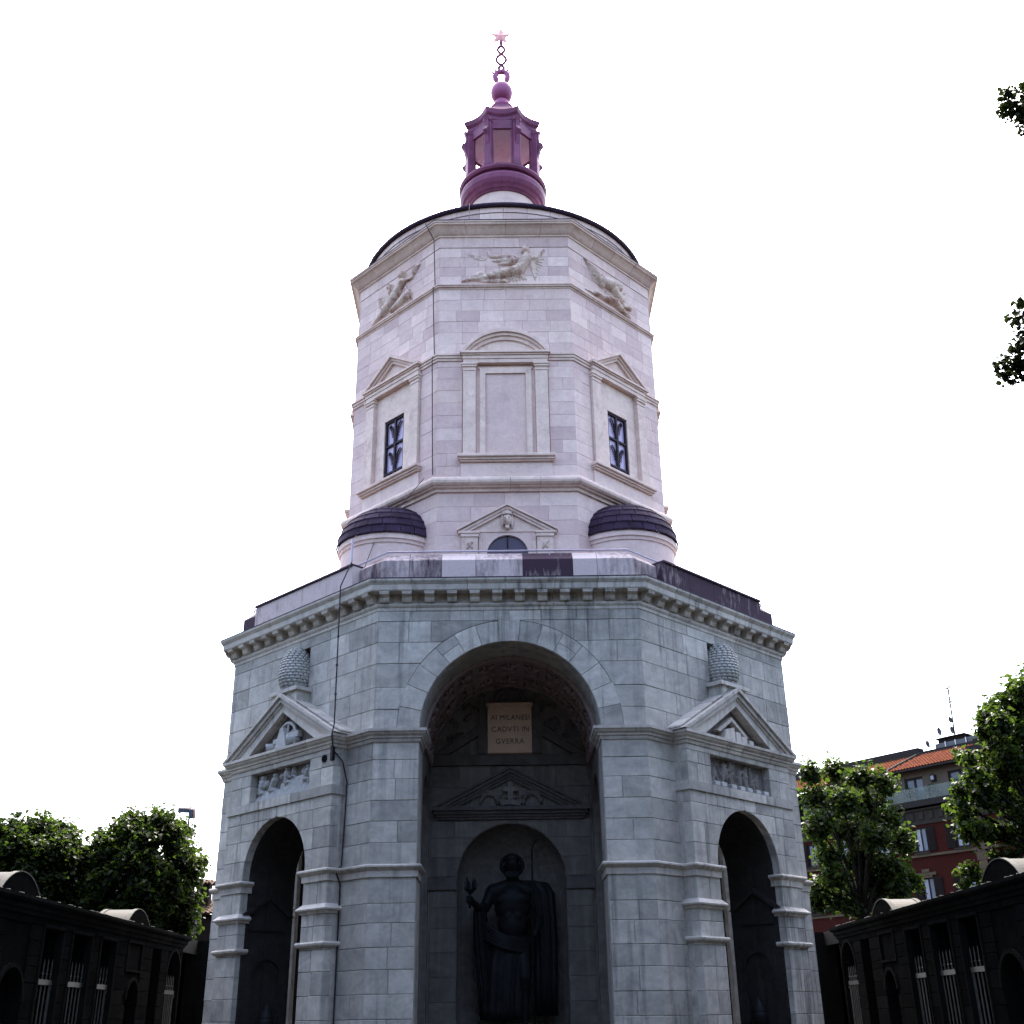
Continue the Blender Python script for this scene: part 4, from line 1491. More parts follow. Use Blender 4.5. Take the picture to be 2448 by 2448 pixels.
for i in range(8):
    e = LA * T8
    fr = MB()
    fr.ub(-e + .15, e - .15, LA - .10, LA + .02, 39.45, 39.95, .4)
    fr.ub(-e + .15, e - .15, LA - .10, LA + .04, 37.12, 37.30, .5)
    for sg in (-1, 1):
        fr.ub(sg * (e - .18) - .06, sg * (e - .18) + .06, LA - .12, LA - .02, 37.30, 39.45, .5)
    fr.build('lantern_opening_frame', M['lantern'], LN, F(i))
MB().lathe([(1.45, 39.5), (.02, 39.55)], octa=True, tone=.6).build('lantern_ceiling', M['lantern_ceiling'], LN)
# concave-sided entablature
EN = MB()


def conc(rc, rm, n=8):
    out = []
    for j in range(8):
        a0 = -PI / 2 + PI / 8 + PI / 4 * j
        for q in range(n):
            t = q / n
            a = a0 + PI / 4 * t
            # corner radius rc, mid-side distance rm, smooth inward curve
            r = rc / math.cos(PI / 8) * math.cos(PI / 8) / math.cos(abs(t - .5) * PI / 4) * math.cos(PI / 8)
            r = rm + (rc - rm) * (abs(2 * t - 1) ** 2.2)
            out.append((r * math.cos(a), r * math.sin(a)))
    return out


lv = [(1.66, 1.40, 39.951), (1.74, 1.45, 40.05), (1.76, 1.47, 40.20), (1.90, 1.56, 40.32), (1.96, 1.60, 40.45), (1.98, 1.62, 40.56), (1.86, 1.52, 40.66), (1.2, 1.05, 41.15), (.62, .60, 41.75), (.56, .56, 41.95)]
vs, fs, n_ = [], [], 64
for rc, rm, z in lv:
    vs += [(x, y, z) for x, y in conc(rc, rm)]
for k in range(len(lv) - 1):
    for j in range(n_):
        fs.append((k * n_ + j, k * n_ + (j + 1) % n_, (k + 1) * n_ + (j + 1) % n_, (k + 1) * n_ + j))
fs.append(tuple(range(n_ - 1, -1, -1)))
EN.add(vs, fs, .5)
EN.build('lantern_roof', M['lantern'], LN)
MB().lathe([(.56, 41.95), (.60, 42.05), (.50, 42.15), (.42, 42.25), (.40, 42.42), (.34, 42.55), (.1, 42.66)], 32).build('ball_pedestal', M['lantern_light'], LN, smooth=False)
MB().ell((0, 0, 43.16), (.55, .55, .62), 32, 20).build('ball', M['lantern_light'], LN, smooth=True)
cr = MB()
for sx in (-1, 1):
    pts = [(sx * .05, 0, 43.74), (sx * .18, 0, 43.86), (sx * .29, 0, 44.10), (sx * .31, 0, 44.30), (sx * .25, 0, 44.48), (sx * .12, 0, 44.56), (0, 0, 44.57)]
    cr.tube(pts, [.09, .13, .15, .15, .14, .13, .12], 8)
    for (x, z, dx, dz) in ((.30, 44.42, .20, .16), (.22, 44.54, .16, .28), (.10, 44.60, .08, .34), (.29, 44.2, .16, .07)):
        cr.tube([(sx * x, 0, z), (sx * (x + dx), 0, z + dz)], [.10, .03], 5)
cr.build('flame_crown', M['lantern_light'], LN, smooth=True)
ch = MB()
for z0, z1, h in ((44.62, 45.02, .12), (45.02, 45.78, .245), (45.78, 46.36, .17)):
    for sx in (-1, 1):
        pts = [(sx * h * math.sin(PI * q), 0, z0 + (z1 - z0) * q) for q in [k / 12 for k in range(13)]]
        ch.tube(pts, .072, 8)
ch.build('wire_loops', M['lantern'], LN, smooth=True)
MB().lathe([(.01, 46.34), (.10, 46.5), (.10, 46.62), (.06, 46.72), (.01, 46.74)], 10).build('star_socket', M['lantern_light'], LN)
st = MB()
pts = []
for k in range(10):
    a = PI / 2 + PI * k / 5 + R(-3)
    r_ = .62 if k % 2 == 0 else .29
    pts.append((r_ * math.cos(a), r_ * math.sin(a)))
vs = [(-.02 + x, 0, 47.0 + z) for x, z in pts] + [(-.02, -.10, 47.0), (-.02, .10, 47.0)]
st.add(vs, [(k, (k + 1) % 10, 10) for k in range(10)] + [(k, 11, (k + 1) % 10) for k in range(10)], .5)
st.build('star', M['star'], LN)

# ------------------------------------------------------------------ wires and fittings of the lightning conductor
wr = MB()
wr.tube([(*plan(7, 2.28, 6.62), 30.05), (*plan(7, 2.33, 6.2), 29.45), (*plan(7, 2.33, 6.10), 27.3), (*plan(7, 2.33, 6.2), 27.2), (*plan(7, 2.36, 6.10), 24.2), (*plan(7, 2.38, 6.22), 24.0), (*plan(7, 2.38, 6.10), 19.2)], .02, 5)
wr.tube([(*plan(7, 2.3, 6.4), 19.0), (*plan(7, 1.0, 7.4), 16.9), (*plan(7, .62, 8.2), 13.9)], .012, 5)
wr.tube([(*plan(0, -1.35, 6.5), 30.05), (*plan(0, -1.35, 6.1), 31.2)], .015, 5)
wr.build('lightning_conductor', M['wire'], TEMPLE)
w2 = MB()
p = [(*plan(7, 2.74, 9.7), 14.74), (*plan(7, 2.78, 10.1), 13.83), (*plan(7, 2.92, 10.16), 9.5), (*plan(7, 2.94, 10.24), 9.2), (*plan(7, 2.74, 10.02), 8.8), (*plan(7, 2.80, 9.70), 8.5), (*plan(7, 2.86, 9.55), 7.9), (*plan(7, 2.80, 9.56), 5.6), (*plan(7, 2.80, 9.76), 5.45), (*plan(7, 2.78, 9.56), 5.1), (*plan(7, 2.78, 9.56), 0)]
w2.tube(p, .022, 5)
for z in (12.2, 11.3, 10.4):
    fz = (13.83 - z) / 4.33
    w2.ell((*plan(7, 2.78 + .14 * fz, 10.1 + .06 * fz), z), (.04, .04, .05), 6, 5)
w2.build('lightning_conductor', M['wire'], TEMPLE)
MB().lathe([(.11, 0), (.11, .05), (.02, .06)], 14).build('drain_hole', M['dark_room'], TEMPLE)
bpy.data.objects['drain_hole'].location = (*plan(7, 2.3, 9.965), 8.62)
bpy.data.objects['drain_hole'].rotation_euler = (PI / 2, 0, F(7))
MB().bevbox(-.06, .06, -.05, .05, -.22, .22, .01).build('conductor_clamp', M['iron'], TEMPLE, F(7))
bpy.data.objects['conductor_clamp'].location = (*plan(7, 2.70, 10.0), 8.72)

# ------------------------------------------------------------------ link the stone blocks: the 300 that show largest one by one, the rest in one piece
order = sorted(range(len(BLOCKS)), key=lambda k: -proj_area(*BLOCKS[k][:2], BLOCKS[k][3]))
rest = {}
GAP = {'tower': (.0025, .005)}
for n, k in enumerate(order):
    f, poly, w0, w1, t, mk = BLOCKS[k]
    if n < 300:
        mb = MB()
        block_geo(mb, poly, w0, w1, t, *GAP.get(mk, (.005, .010)))
        mb.build('stone_block', M[mk], TEMPLE, F(f), recalc=False)
    else:
        mb = MB()
        block_geo(mb, poly, w0, w1, t, *GAP.get(mk, (.005, .010)))
        c, s = math.cos(F(f)), math.sin(F(f))
        mb.v = [(c * x - s * y, s * x + c * y, z) for x, y, z in mb.v]
        rest.setdefault('all', []).append((mb, mk))
big = MB()
mats = []
midx = []
for mb, mk in rest['all']:
    if mk not in mats:
        mats.append(mk)
    n0 = len(big.v)
    big.v += mb.v
    big.f += [tuple(i + n0 for i in f) for f in mb.f]
    big.t += mb.t
    midx += [mats.index(mk)] * len(mb.f)
me = big.mesh('smaller_stone_blocks', M[mats[0]], recalc=False)
for mk in mats[1:]:
    me.materials.append(M[mk])
me.polygons.foreach_set('material_index', midx)
o = link('smaller_stone_blocks', me, TEMPLE)
o['kind'] = 'stuff'
print('blocks', len(BLOCKS))


# ------------------------------------------------------------------ the statue in the niche
def remeshed(mb, voxel, smooth_it=4):
    me = bpy.data.meshes.new('tmp')
    me.from_pydata(mb.v, [], mb.f)
    o = bpy.data.objects.new('tmp', me)
    COL.objects.link(o)
    r_ = o.modifiers.new('r', 'REMESH')
    r_.mode = 'VOXEL'
    r_.voxel_size = voxel
    s_ = o.modifiers.new('s', 'SMOOTH')
    s_.factor = .5
    s_.iterations = smooth_it
    dg = bpy.context.evaluated_depsgraph_get()
    m2 = bpy.data.meshes.new_from_object(o.evaluated_get(dg))
    bpy.data.objects.remove(o)
    m2.materials.clear()
    m2.polygons.foreach_set('use_smooth', [True] * len(m2.polygons))
    return m2


SX, SY, SZ = 0.02, -4.55, 1.15
STAT = thing('statue', 'dark bronze standing saint in draped robe holding a crook, inside the arched niche', 'statue', (SX, SY, SZ))
pl = MB()
pl.bevbox(-1.3, 1.3, -.62, .75, -1.15, .12, .03)
pl.bevbox(-1.42, 1.42, -.70, .78, -1.15, -.85, .03)
pl.build('plinth', M['inner_trim'], STAT)


def cap(mb, pts, rs, n=12):
    mb.tube(pts, rs, n)
    for p, r_ in ((pts[0], rs[0]), (pts[-1], rs[-1])):
        mb.ell(p, (r_, r_, r_), n, 8)


# heights above the plinth foot (figure about 5.2 tall)
b = MB()
# torso: ribcage, belly, pelvis
b.ell((0, -.10, 3.72), (.58, .40, .62), 20, 14)
b.ell((0, -.14, 3.15), (.47, .36, .55), 20, 14)
b.ell((0, -.06, 2.55), (.52, .38, .42), 20, 14)
b.ell((-.24, -.36, 3.86), (.27, .12, .20), 14, 10)      # chest
b.ell((.24, -.36, 3.86), (.27, .12, .20), 14, 10)
b.ell((-.14, -.42, 3.35), (.14, .08, .13), 10, 8)
b.ell((.14, -.42, 3.35), (.14, .08, .13), 10, 8)
cap(b, [(-.62, -.02, 4.10), (0, .02, 4.28), (.62, -.02, 4.10)], [.24, .27, .24])
cap(b, [(0, -.02, 4.25), (0, -.06, 4.62)], [.20, .18])
# head with face
b.ell((0, -.12, 4.88), (.245, .28, .34), 20, 16)
b.ell((0, -.20, 4.68), (.17, .17, .16), 14, 10)         # jaw
b.ell((0, -.40, 4.84), (.045, .075, .085), 10, 8)       # nose
b.ell((-.09, -.36, 4.93), (.075, .05, .025), 10, 6)     # brows
b.ell((.09, -.36, 4.93), (.075, .05, .025), 10, 6)
b.ell((-.09, -.365, 4.885), (.035, .03, .02), 8, 6)     # eyes
b.ell((.09, -.365, 4.885), (.035, .03, .02), 8, 6)
b.ell((0, -.375, 4.715), (.065, .035, .018), 8, 6)      # mouth
b.ell((-.245, -.10, 4.85), (.035, .06, .085), 8, 6)     # ears
b.ell((.245, -.10, 4.85), (.035, .06, .085), 8, 6)
# raised right arm (left in the picture), bent at the elbow
cap(b, [(-.66, -.02, 4.08), (-.86, -.22, 3.62)], [.20, .165])
cap(b, [(-.86, -.22, 3.62), (-1.05, -.55, 3.60), (-1.22, -.80, 3.74)], [.165, .125, .095])
b.ell((-1.27, -.88, 3.80), (.10, .12, .115), 12, 8)     # palm
for k in range(4):                                      # fingers closed on the handle, unequal
    z = 3.71 + .058 * k
    L = (.8, 1.0, 1.04, .92)[k]
    cap(b, [(-1.35, -.90, z), (-1.385, -.985 * 1, z + .01), (-1.31, -1.03 * 1, z + .015), (-1.25 + .03 * (1 - L), -.985, z + .015)], [.033, .031, .029, .025], 7)
cap(b, [(-1.22, -.93, 3.74), (-1.20, -1.01, 3.82), (-1.27, -1.05, 3.87)], [.036, .033, .027], 7)
# left arm hangs under the cloak, hand on the crook
cap(b, [(.66, -.02, 4.08), (.84, -.08, 3.45)], [.20, .165])
cap(b, [(.84, -.08, 3.45), (.74, -.45, 3.02), (.66, -.62, 2.86)], [.16, .12, .095])
b.ell((.645, -.66, 2.82), (.09, .10, .11), 12, 8)
for k in range(4):
    z = 2.74 + .055 * k
    cap(b, [(.70, -.70, z), (.715, -.78, z), (.645, -.80, z), (.59, -.76, z)], [.032, .030, .028, .024], 7)
cap(b, [(.60, -.66, 2.90), (.56, -.74, 2.93), (.60, -.81, 2.92)], [.034, .031, .026], 7)
# legs: the forward one shows below the knee
cap(b, [(.27, -.10, 2.5), (.34, -.38, 1.62)], [.29, .20])
cap(b, [(.34, -.38, 1.62), (.33, -.28, 1.15), (.32, -.22, .35)], [.19, .165, .10])
cap(b, [(-.27, -.05, 2.5), (-.30, -.20, 1.6)], [.28, .2])
cap(b, [(-.30, -.20, 1.6), (-.30, -.12, .35)], [.19, .10])
for sx, yy in ((.32, -.24), (-.30, -.14)):
    b.ell((sx, yy - .22, .22), (.14, .34, .11), 12, 8)
bm_ = remeshed(b, .026, 4)
bm_.name = 'body'
bm_.materials.append(M['bronze'])
link('body', bm_, STAT)


def drape(sections, nth, folds, amp, seed, thick=0):
    """robe from stacked closed sections (z, cx, cy, rx, ry); folds grow downwards"""
    vs, fs = [], []
    m = len(sections)
    for k, (z, cx, cy, rx, ry, a_) in enumerate(sections):
        for j in range(nth):
            th = 2 * PI * j / nth
            w = noise.noise((math.cos(th) * 1.3 + seed, math.sin(th) * 1.3, z * .22))
            fo = 1 + a_ * amp * (math.sin(folds * th + 3.2 * w + .5 * z) * .7 + .3 * math.sin(folds * 2.3 * th + 2 * w))
            vs.append((cx + rx * fo * math.cos(th), cy + ry * fo * math.sin(th), z))
    for k in range(m - 1):
        for j in range(nth):
            fs.append((k * nth + j, k * nth + (j + 1) % nth, (k + 1) * nth + (j + 1) % nth, (k + 1) * nth + j))
    fs.append(tuple(range(nth)))
    fs.append(tuple((m - 1) * nth + j for j in reversed(range(nth))))
    mb = MB()
    mb.add(vs, fs)
    return mb


drape([(2.95, -.06, .02, .50, .38, .1), (2.6, -.12, .0, .62, .48, .3), (2.0, -.20, -.02, .70, .55, .7), (1.3, -.26, -.04, .66, .56, 1), (.75, -.28, -.04, .66, .56, 1.1), (.45, -.28, -.02, .70, .56, 1.2)], 120, 13, .075, 1).build('skirt', M['bronze'], STAT, smooth=True)
# cloak over the left shoulder, falling to the foot
drape([(4.42, .50, .06, .30, .30, .1), (4.36, .72, .08, .42, .36, .3), (4.05, .92, .10, .40, .40, .6), (3.3, 1.00, .12, .34, .42, 1), (2.4, 1.02, .14, .33, .45, 1.2), (1.4, 1.00, .14, .33, .46, 1.3), (.55, .98, .14, .32, .46, 1.4)], 120, 9, .12, 5).build('cloak', M['bronze'], STAT, smooth=True)
# cloak falling from the raised arm
drape([(3.72, -1.0, -.30, .16, .34, .2), (3.5, -1.02, -.15, .20, .42, .6), (2.8, -.98, .0, .24, .46, 1), (2.0, -.90, .08, .26, .46, 1.2), (1.2, -.80, .10, .26, .46, 1.3), (.55, -.74, .10, .28, .48, 1.4)], 100, 8, .13, 9).build('cloak', M['bronze'], STAT, smooth=True)
# folds crossing the hips
for k in range(5):
    q = MB()
    pts = [(-.95 + 1.45 * t, -.28 - .30 * math.sin(PI * min(1, t * 1.05)), 3.25 - .12 * k - (.62 - .05 * k) * math.sin(PI * t * .62)) for t in [i / 14 for i in range(15)]]
    q.tube(pts, [.05] + [.075] * 13 + [.05], 8)
    q.build('drapery_fold', M['bronze'], STAT, smooth=True)
# wide brimmed bishop's cap / halo behind the head
ha = MB()
ring = [(.335 * math.cos(a), .02, 4.90 + .30 * math.sin(a)) for a in [2 * PI * k / 32 for k in range(32)]]
ha.tube(ring, .065, 8, closed=True)
ha.lathe([(.25, 0), (.27, .05), (.2, .14), (.02, .2)], 24)
n0 = len(ha.v) - 4 * 24
ha.v[n0:] = [(x, y - .10, z + 5.06) for x, y, z in ha.v[n0:]]
ha.build('round_headdress', M['bronze'], STAT, smooth=True)
bd = MB()
for k in range(9):
    u = (k - 4) * .042
    bd.tube([(u, -.33 + .02 * abs(k - 4) * .5, 4.68), (u * 1.1, -.36 + .01 * abs(k - 4), 4.54), (u * .7, -.33, 4.40 + .02 * abs(k - 4))], [.05, .045, .015], 6)
bd.build('beard', M['bronze'], STAT, smooth=True)
sf = MB()
sf.tube([(.62, -.76, .2), (.62, -.74, 4.9), (.62, -.73, 5.28), (.66, -.73, 5.42), (.75, -.73, 5.54), (.86, -.73, 5.60)], [.028, .028, .028, .028, .028, .02], 8)
sf.build('crook', M['bronze'], STAT, smooth=True)
sg_ = MB()
sg_.tube([(-1.30, -.97, 3.55), (-1.29, -.97, 3.98)], .04, 8)
r6 = random.Random(2)
for k in range(34):
    a = r6.random() * 2 * PI
    rr = .03 + .15 * r6.random()
    z1 = 4.08 + .40 * r6.random()
    sg_.tube([(-1.29, -.97, 3.95), (-1.29 + rr * math.cos(a), -.97 + rr * math.sin(a), 4.1), (-1.27 + rr * 1.1 * math.cos(a), -.97 + rr * math.sin(a), z1)], [.016, .017, .012], 5)
sg_.build('knotted_scourge', M['bronze'], STAT, smooth=True)

# dark peaked urns in the side niches of the portals
for f, sg, lab in ((7, -1, 'dark bronze urn with peaked lid inside the left portal'), (1, 1, 'dark bronze urn with peaked lid inside the right portal')):
    c = plan(f, sg * 1.28, 8.95)
    t = thing('bronze_urn', lab, 'urn', (c[0], c[1], 0), F(f), 'bronze urns in the portal niches')
    MB().lathe([(.24, 0), (.24, .9), (.16, .95), (.14, 1.1), (.20, 1.3), (.25, 1.55), (.26, 1.72), (.22, 1.74)], 20).build('urn_body', M['bronze'], t, smooth=True)
    MB().lathe([(.26, 1.741), (.24, 1.82), (.14, 1.98), (.05, 2.10), (.01, 2.14)], 20).build('lid', M['bronze'], t, smooth=True)

# ------------------------------------------------------------------ enclosure walls with barrel roofed chapels and gates
def enclosure(s, label):
    root = thing('enclosure_wall', label, 'wall', (s * 14, 0, 0), 0, 'dark enclosure walls beside the temple')
    r5 = random.Random(11 if s < 0 else 12)

    def B(mb, y0, y1, d0, d1, z0, z1, tone=.5):
        return mb.box(min(s * d0, s * d1), max(s * d0, s * d1), y0, y1, z0, z1, tone)

    def prism(mb, poly, d0, d1, tone=.5):
        n = len(poly)
        vs = [(s * d0, y, z) for y, z in poly] + [(s * d1, y, z) for y, z in poly]
        return mb.add(vs, [tuple(range(n)), tuple(range(2 * n - 1, n - 1, -1))] + [(j, j + n, (j + 1) % n + n, (j + 1) % n) for j in range(n)], tone)

    def archfill(mb, cy, hw, zs, z1, d0, d1, tone=.5):
        ar = arc((cy, zs), hw, PI, 0, 14)
        for a, b in pairs(ar):
            prism(mb, [a, b, (b[0], z1), (a[0], z1)], d0, d1, tone)
    Y0, Y1 = -21.0, 9.6
    # backing mass: rooms behind the openings
    bk = MB()
    B(bk, Y0, 12.2, 2.6, 2.8, 0, 5.0)
    B(bk, Y0, 12.2, .02, 2.8, 4.42, 5.0)
    for y in (Y0, -6.2, 1.35, 9.6, 12.0):
        B(bk, y, y + .25, .5, 2.6, 0, 4.42)
    B(bk, 9.6, 12.2, 0.9, 1.1, 0, 4.6)
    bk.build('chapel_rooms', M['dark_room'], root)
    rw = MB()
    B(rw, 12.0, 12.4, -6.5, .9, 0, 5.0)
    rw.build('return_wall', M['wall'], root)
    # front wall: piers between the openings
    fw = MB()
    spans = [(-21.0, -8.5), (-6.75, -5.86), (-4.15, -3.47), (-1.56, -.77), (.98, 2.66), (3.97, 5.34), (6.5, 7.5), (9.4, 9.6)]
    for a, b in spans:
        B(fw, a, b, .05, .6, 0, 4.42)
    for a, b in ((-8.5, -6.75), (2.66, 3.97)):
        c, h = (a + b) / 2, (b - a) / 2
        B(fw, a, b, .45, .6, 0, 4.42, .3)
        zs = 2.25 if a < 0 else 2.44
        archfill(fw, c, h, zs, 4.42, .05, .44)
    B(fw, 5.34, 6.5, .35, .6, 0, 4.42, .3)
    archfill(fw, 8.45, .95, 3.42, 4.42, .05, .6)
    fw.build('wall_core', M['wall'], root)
    # facing stones
    blocks = []
    zc = [0, .6, 1.2, 1.8, 2.25, 2.75, 3.2, 3.48, 3.9, 4.33, 4.55]

    def course(a, b, z0, z1, avg):
        n = max(1, round((b - a) / avg + (r5.random() - .5) * .6))
        cs = [a] + [a + (b - a) * (k + (r5.random() - .5) * .4) / n for k in range(1, n)] + [b]
        for p, q in pairs(cs):
            m = MB()
            bl = MB()
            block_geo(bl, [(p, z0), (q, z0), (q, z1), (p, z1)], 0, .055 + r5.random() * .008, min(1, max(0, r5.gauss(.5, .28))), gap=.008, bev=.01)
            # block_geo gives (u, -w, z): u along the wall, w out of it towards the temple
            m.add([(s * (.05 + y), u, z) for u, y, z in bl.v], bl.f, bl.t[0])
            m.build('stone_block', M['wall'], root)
    for z0, z1 in pairs(zc):
        lo = z0 < 4.3
        for a, b in [(-11.0, -8.5), (-6.75, -5.86), (-4.15, -3.47), (-1.56, -.77), (.98, 2.25), (3.99, 5.34), (6.5, 7.5), (9.4, 9.6)] if lo else [(-11.0, 9.6)]:
            course(a, b, z0, z1, 1.1)
        if lo:
            if z0 >= 3.45:
                pass
            elif z1 <= 2.45:
                course(2.25, 2.66, z0, z1, 1.0)
                course(3.97, 3.99, z0, z1, 1.0)
    # architrave frames of the openings
    fr = MB()
    for a, b in ((-5.86, -4.15), (-3.47, -1.56), (-.77, .98)):
        for y in (a, b - .1):
            B(fr, y, y + .1, -.05, .2, 0, 4.3, .7)
        B(fr, a, b, -.06, .2, 4.302, 4.40, .7)
    # recessed panel frame over the blind arch
    for y in (2.22, 3.95):
        B(fr, y - .05, y + .05, -.05, .1, 3.45, 4.36, .8)
    B(fr, 2.171, 4.0, -.06, .1, 4.362, 4.44, .8)
    B(fr, 2.171, 4.0, -.06, .1, 3.38, 3.448, .8)
    ar, ar2 = arc((3.315, 2.44), .66, PI, 0, 16), arc((3.315, 2.44), .78, PI, 0, 16)
    for k in range(16):
        prism(fr, [ar[k], ar[k + 1], ar2[k + 1], ar2[k]], -.04, .3, .8)
    ar, ar2 = arc((8.45, 3.42), .95, PI, 0, 16), arc((8.45, 3.42), 1.07, PI, 0, 16)
    for k in range(16):
        prism(fr, [ar[k], ar[k + 1], ar2[k + 1], ar2[k]], -.04, .3, .75)
    ar, ar2 = arc((-7.62, 2.25), .875, PI, 0, 16), arc((-7.62, 2.25), 1.0, PI, 0, 16)
    for k in range(16):
        prism(fr, [ar[k], ar[k + 1], ar2[k + 1], ar2[k]], -.04, .3, .75)
    fr.build('opening_frame', M['wall_trim'], root)
    # cornice
    co = MB()
    pr = [(0, 4.55), (.06, 4.56), (.08, 4.66), (.14, 4.70), (.15, 4.82), (.24, 4.86), (.28, 4.93), (.28, 5.02), (0, 5.06)]
    path = [(s * 0.0, Y0), (0, 9.62), (s * .9, 9.62), (s * .9, 12.4)]
    if s < 0:
        co.sweep(path, pr, rng=r5, seg=1.2)
    else:
        co.sweep(path[::-1], pr, rng=r5, seg=1.2)
    co.build('wall_cornice', M['wall_trim'], root)
    rf = MB()
    B(rf, Y0, 9.62, .0, 2.9, 5.0, 5.07, .5)
    B(rf, 9.62, 12.4, .9, 2.9, 5.0, 5.065, .5)
    rf.build('flat_roof', M['wall_trim'], root)
    # small weathered lumps along the coping catch the light
    for k in range(46):
        y = -10 + 19.5 * k / 46 + r5.random() * .2
        if r5.random() < .55:
            MB().bevbox(s * -.06 - .08, s * -.06 + .08, y, y + .08 + .16 * r5.random(), 5.045, 5.07 + .015 * r5.random(), .01, r5.random()).build('coping_chip', M['coping'], root)
    # barrel roofs of the chapels
    for cy, half, rise in ((-7.95, 1.40, .60), (3.1, 1.32, .53), (10.65, 1.0, .27)):
        rr = (half * half + rise * rise) / (2 * rise)
        aa = math.asin(half / rr)
        bar = arc((cy, 5.03 + rise - rr), rr, PI / 2 + aa, PI / 2 - aa, 18)
        d0 = .05 if cy < 9 else .95
        m = MB()
        for a, b in pairs(bar):
            prism(m, [a, b, (b[0], 5.0), (a[0], 5.0)], d0, d0 + 1.15, .4)
        bo = m.build('barrel_roof', M['vault_roof'], root)
        m = MB()
        ar2 = arc((cy, 5.03 + rise - rr), rr + .028, PI / 2 + aa, PI / 2 - aa, 18)
        for a, b, c, d in zip(bar[:-1], bar[1:], ar2[1:], ar2[:-1]):
            prism(m, [a, b, c, d], d0 - .10, d0 + .06, .8)
            prism(m, [a, b, c, d], d0 + 1.0, d0 + 1.16, .8)
        m.build('gable_coping', M['coping'], bo)
        m = MB()
        for a, b in pairs(bar):
            prism(m, [a, b, (b[0], 5.0), (a[0], 5.0)], d0 - .08, d0 - .002, .3)
        m.build('gable_end', M['wall'], bo)
    # gates: tall pale bars with a broad rail
    for cy, half, n, top in ((-5.0, .62, 5, 3.48), (-2.5, .80, 6, 3.50), (.10, .62, 5, 3.46), (8.3, .86, 8, 3.46)):
        gt = MB()
        B(gt, cy - half - .1, cy + half + .1, .10, .20, 2.74, 2.89, .6)
        B(gt, cy - half - .1, cy + half + .1, .10, .20, .12, .22, .6)
        go_ = gt.build('gate', M['grille'], root)
        for k in range(n):
            y = cy - half + 2 * half * k / (n - 1)
            m = MB()
            m.tube([(s * .15, y, .02), (s * .15, y, 2.738)], .026, 6)
            m.tube([(s * .15, y, 2.892), (s * .15, y, 3.02), (s * .15, y, 3.05), (s * .15, y, 3.08), (s * .15, y, top - .12), (s * .15, y, top)], [.024, .02, .04, .02, .02, .003], 6)
            m.build('gate_bar', M['grille'], go_)
        for sy in (-1, 1):
            m = MB()
            B(m, cy + sy * (half + .25) - .16, cy + sy * (half + .25) + .16, .12, .18, 2.62, 2.72, .5)
            m.tube([(s * .15, cy + sy * (half + .12), .02), (s * .15, cy + sy * (half + .12), 2.62)], .018, 6)
            m.build('gate_hinge_bar', M['grille'], go_)
    return root


enclosure(-1, 'dark stone wall with chapels and gates left of the temple')
enclosure(1, 'dark stone wall with chapels and gates right of the temple')


# ------------------------------------------------------------------ trees
def leaves(lumps, n, size, seed, up=.25, spread=.35, droop=0.0, tone_bias=0.0, reach=1.25, per=11):
    """leaves set in sprays along twigs that leave the middle of every lump"""
    r = np.random.RandomState(seed)
    L = np.array(lumps)
    wt = L[:, 3] ** 2
    nt = max(1, n // per)
    kt = r.choice(len(L), nt, p=wt / wt.sum())
    dt = r.normal(size=(nt, 3)) * np.array([1.1, 1.1, .85])
    dt /= np.linalg.norm(dt, axis=1)[:, None]
    lt = L[kt, 3] * (.55 + (reach - .55) * r.rand(nt) ** .8)
    ti = r.randint(0, nt, n)
    k = kt[ti]
    d = dt[ti]
    fr = (1 - spread) + spread * r.rand(n)
    jit = r.normal(size=(n, 3)) * size * .75
    P = L[k, :3] + d * (lt[ti] * fr)[:, None] + jit
    P[:, 2] -= droop * (fr * lt[ti]) * .5
    nrm = d * .35 + r.normal(size=(n, 3)) * .5 + np.array([0, 0, up + .45])
    nrm /= np.linalg.norm(nrm, axis=1)[:, None]
    ax = d + r.normal(size=(n, 3)) * .7
    ax[:, 2] -= .35 + droop
    ax -= nrm * (ax * nrm).sum(1)[:, None]
    ax /= np.linalg.norm(ax, axis=1)[:, None]
    sd_ = np.cross(nrm, ax)
    s = size * (.55 + .8 * r.rand(n))[:, None]
    fold = nrm * s * .16
    V = np.empty((n, 6, 3))
    V[:, 0] = P - ax * s * .5
    V[:, 1] = P - ax * s * .12 + sd_ * s * .46 + fold
    V[:, 2] = P + ax * s * .22 + sd_ * s * .38 + fold
    V[:, 3] = P + ax * s * .58 - fold * .3
    V[:, 4] = P + ax * s * .22 - sd_ * s * .38 + fold
    V[:, 5] = P - ax * s * .12 - sd_ * s * .46 + fold
    tone = np.clip(.42 + tone_bias + r.normal(size=n) * .22 + (r.rand(nt) - .5)[ti] * .45, 0, 1)
    return V.reshape(-1, 3), tone


def leaf_mesh(name, V, tone, mat):
    n = len(tone)
    me = bpy.data.meshes.new(name)
    me.vertices.add(6 * n)
    me.vertices.foreach_set('co', V.astype(np.float32).ravel())
    base = np.arange(n)[:, None] * 6
    quads = np.concatenate([base + np.array([0, 1, 2, 3]), base + np.array([0, 3, 4, 5])], axis=1).reshape(-1, 4)
    me.loops.add(quads.size)
    me.loops.foreach_set('vertex_index', quads.ravel().astype(np.int32))
    me.polygons.add(len(quads))
    me.polygons.foreach_set('loop_start', (np.arange(len(quads)) * 4).astype(np.int32))
    me.update(calc_edges=True)
    at = me.attributes.new('tone', 'FLOAT', 'FACE')
    at.data.foreach_set('value', np.repeat(tone, 2).astype(np.float32))
    me.materials.append(mat)
    return me


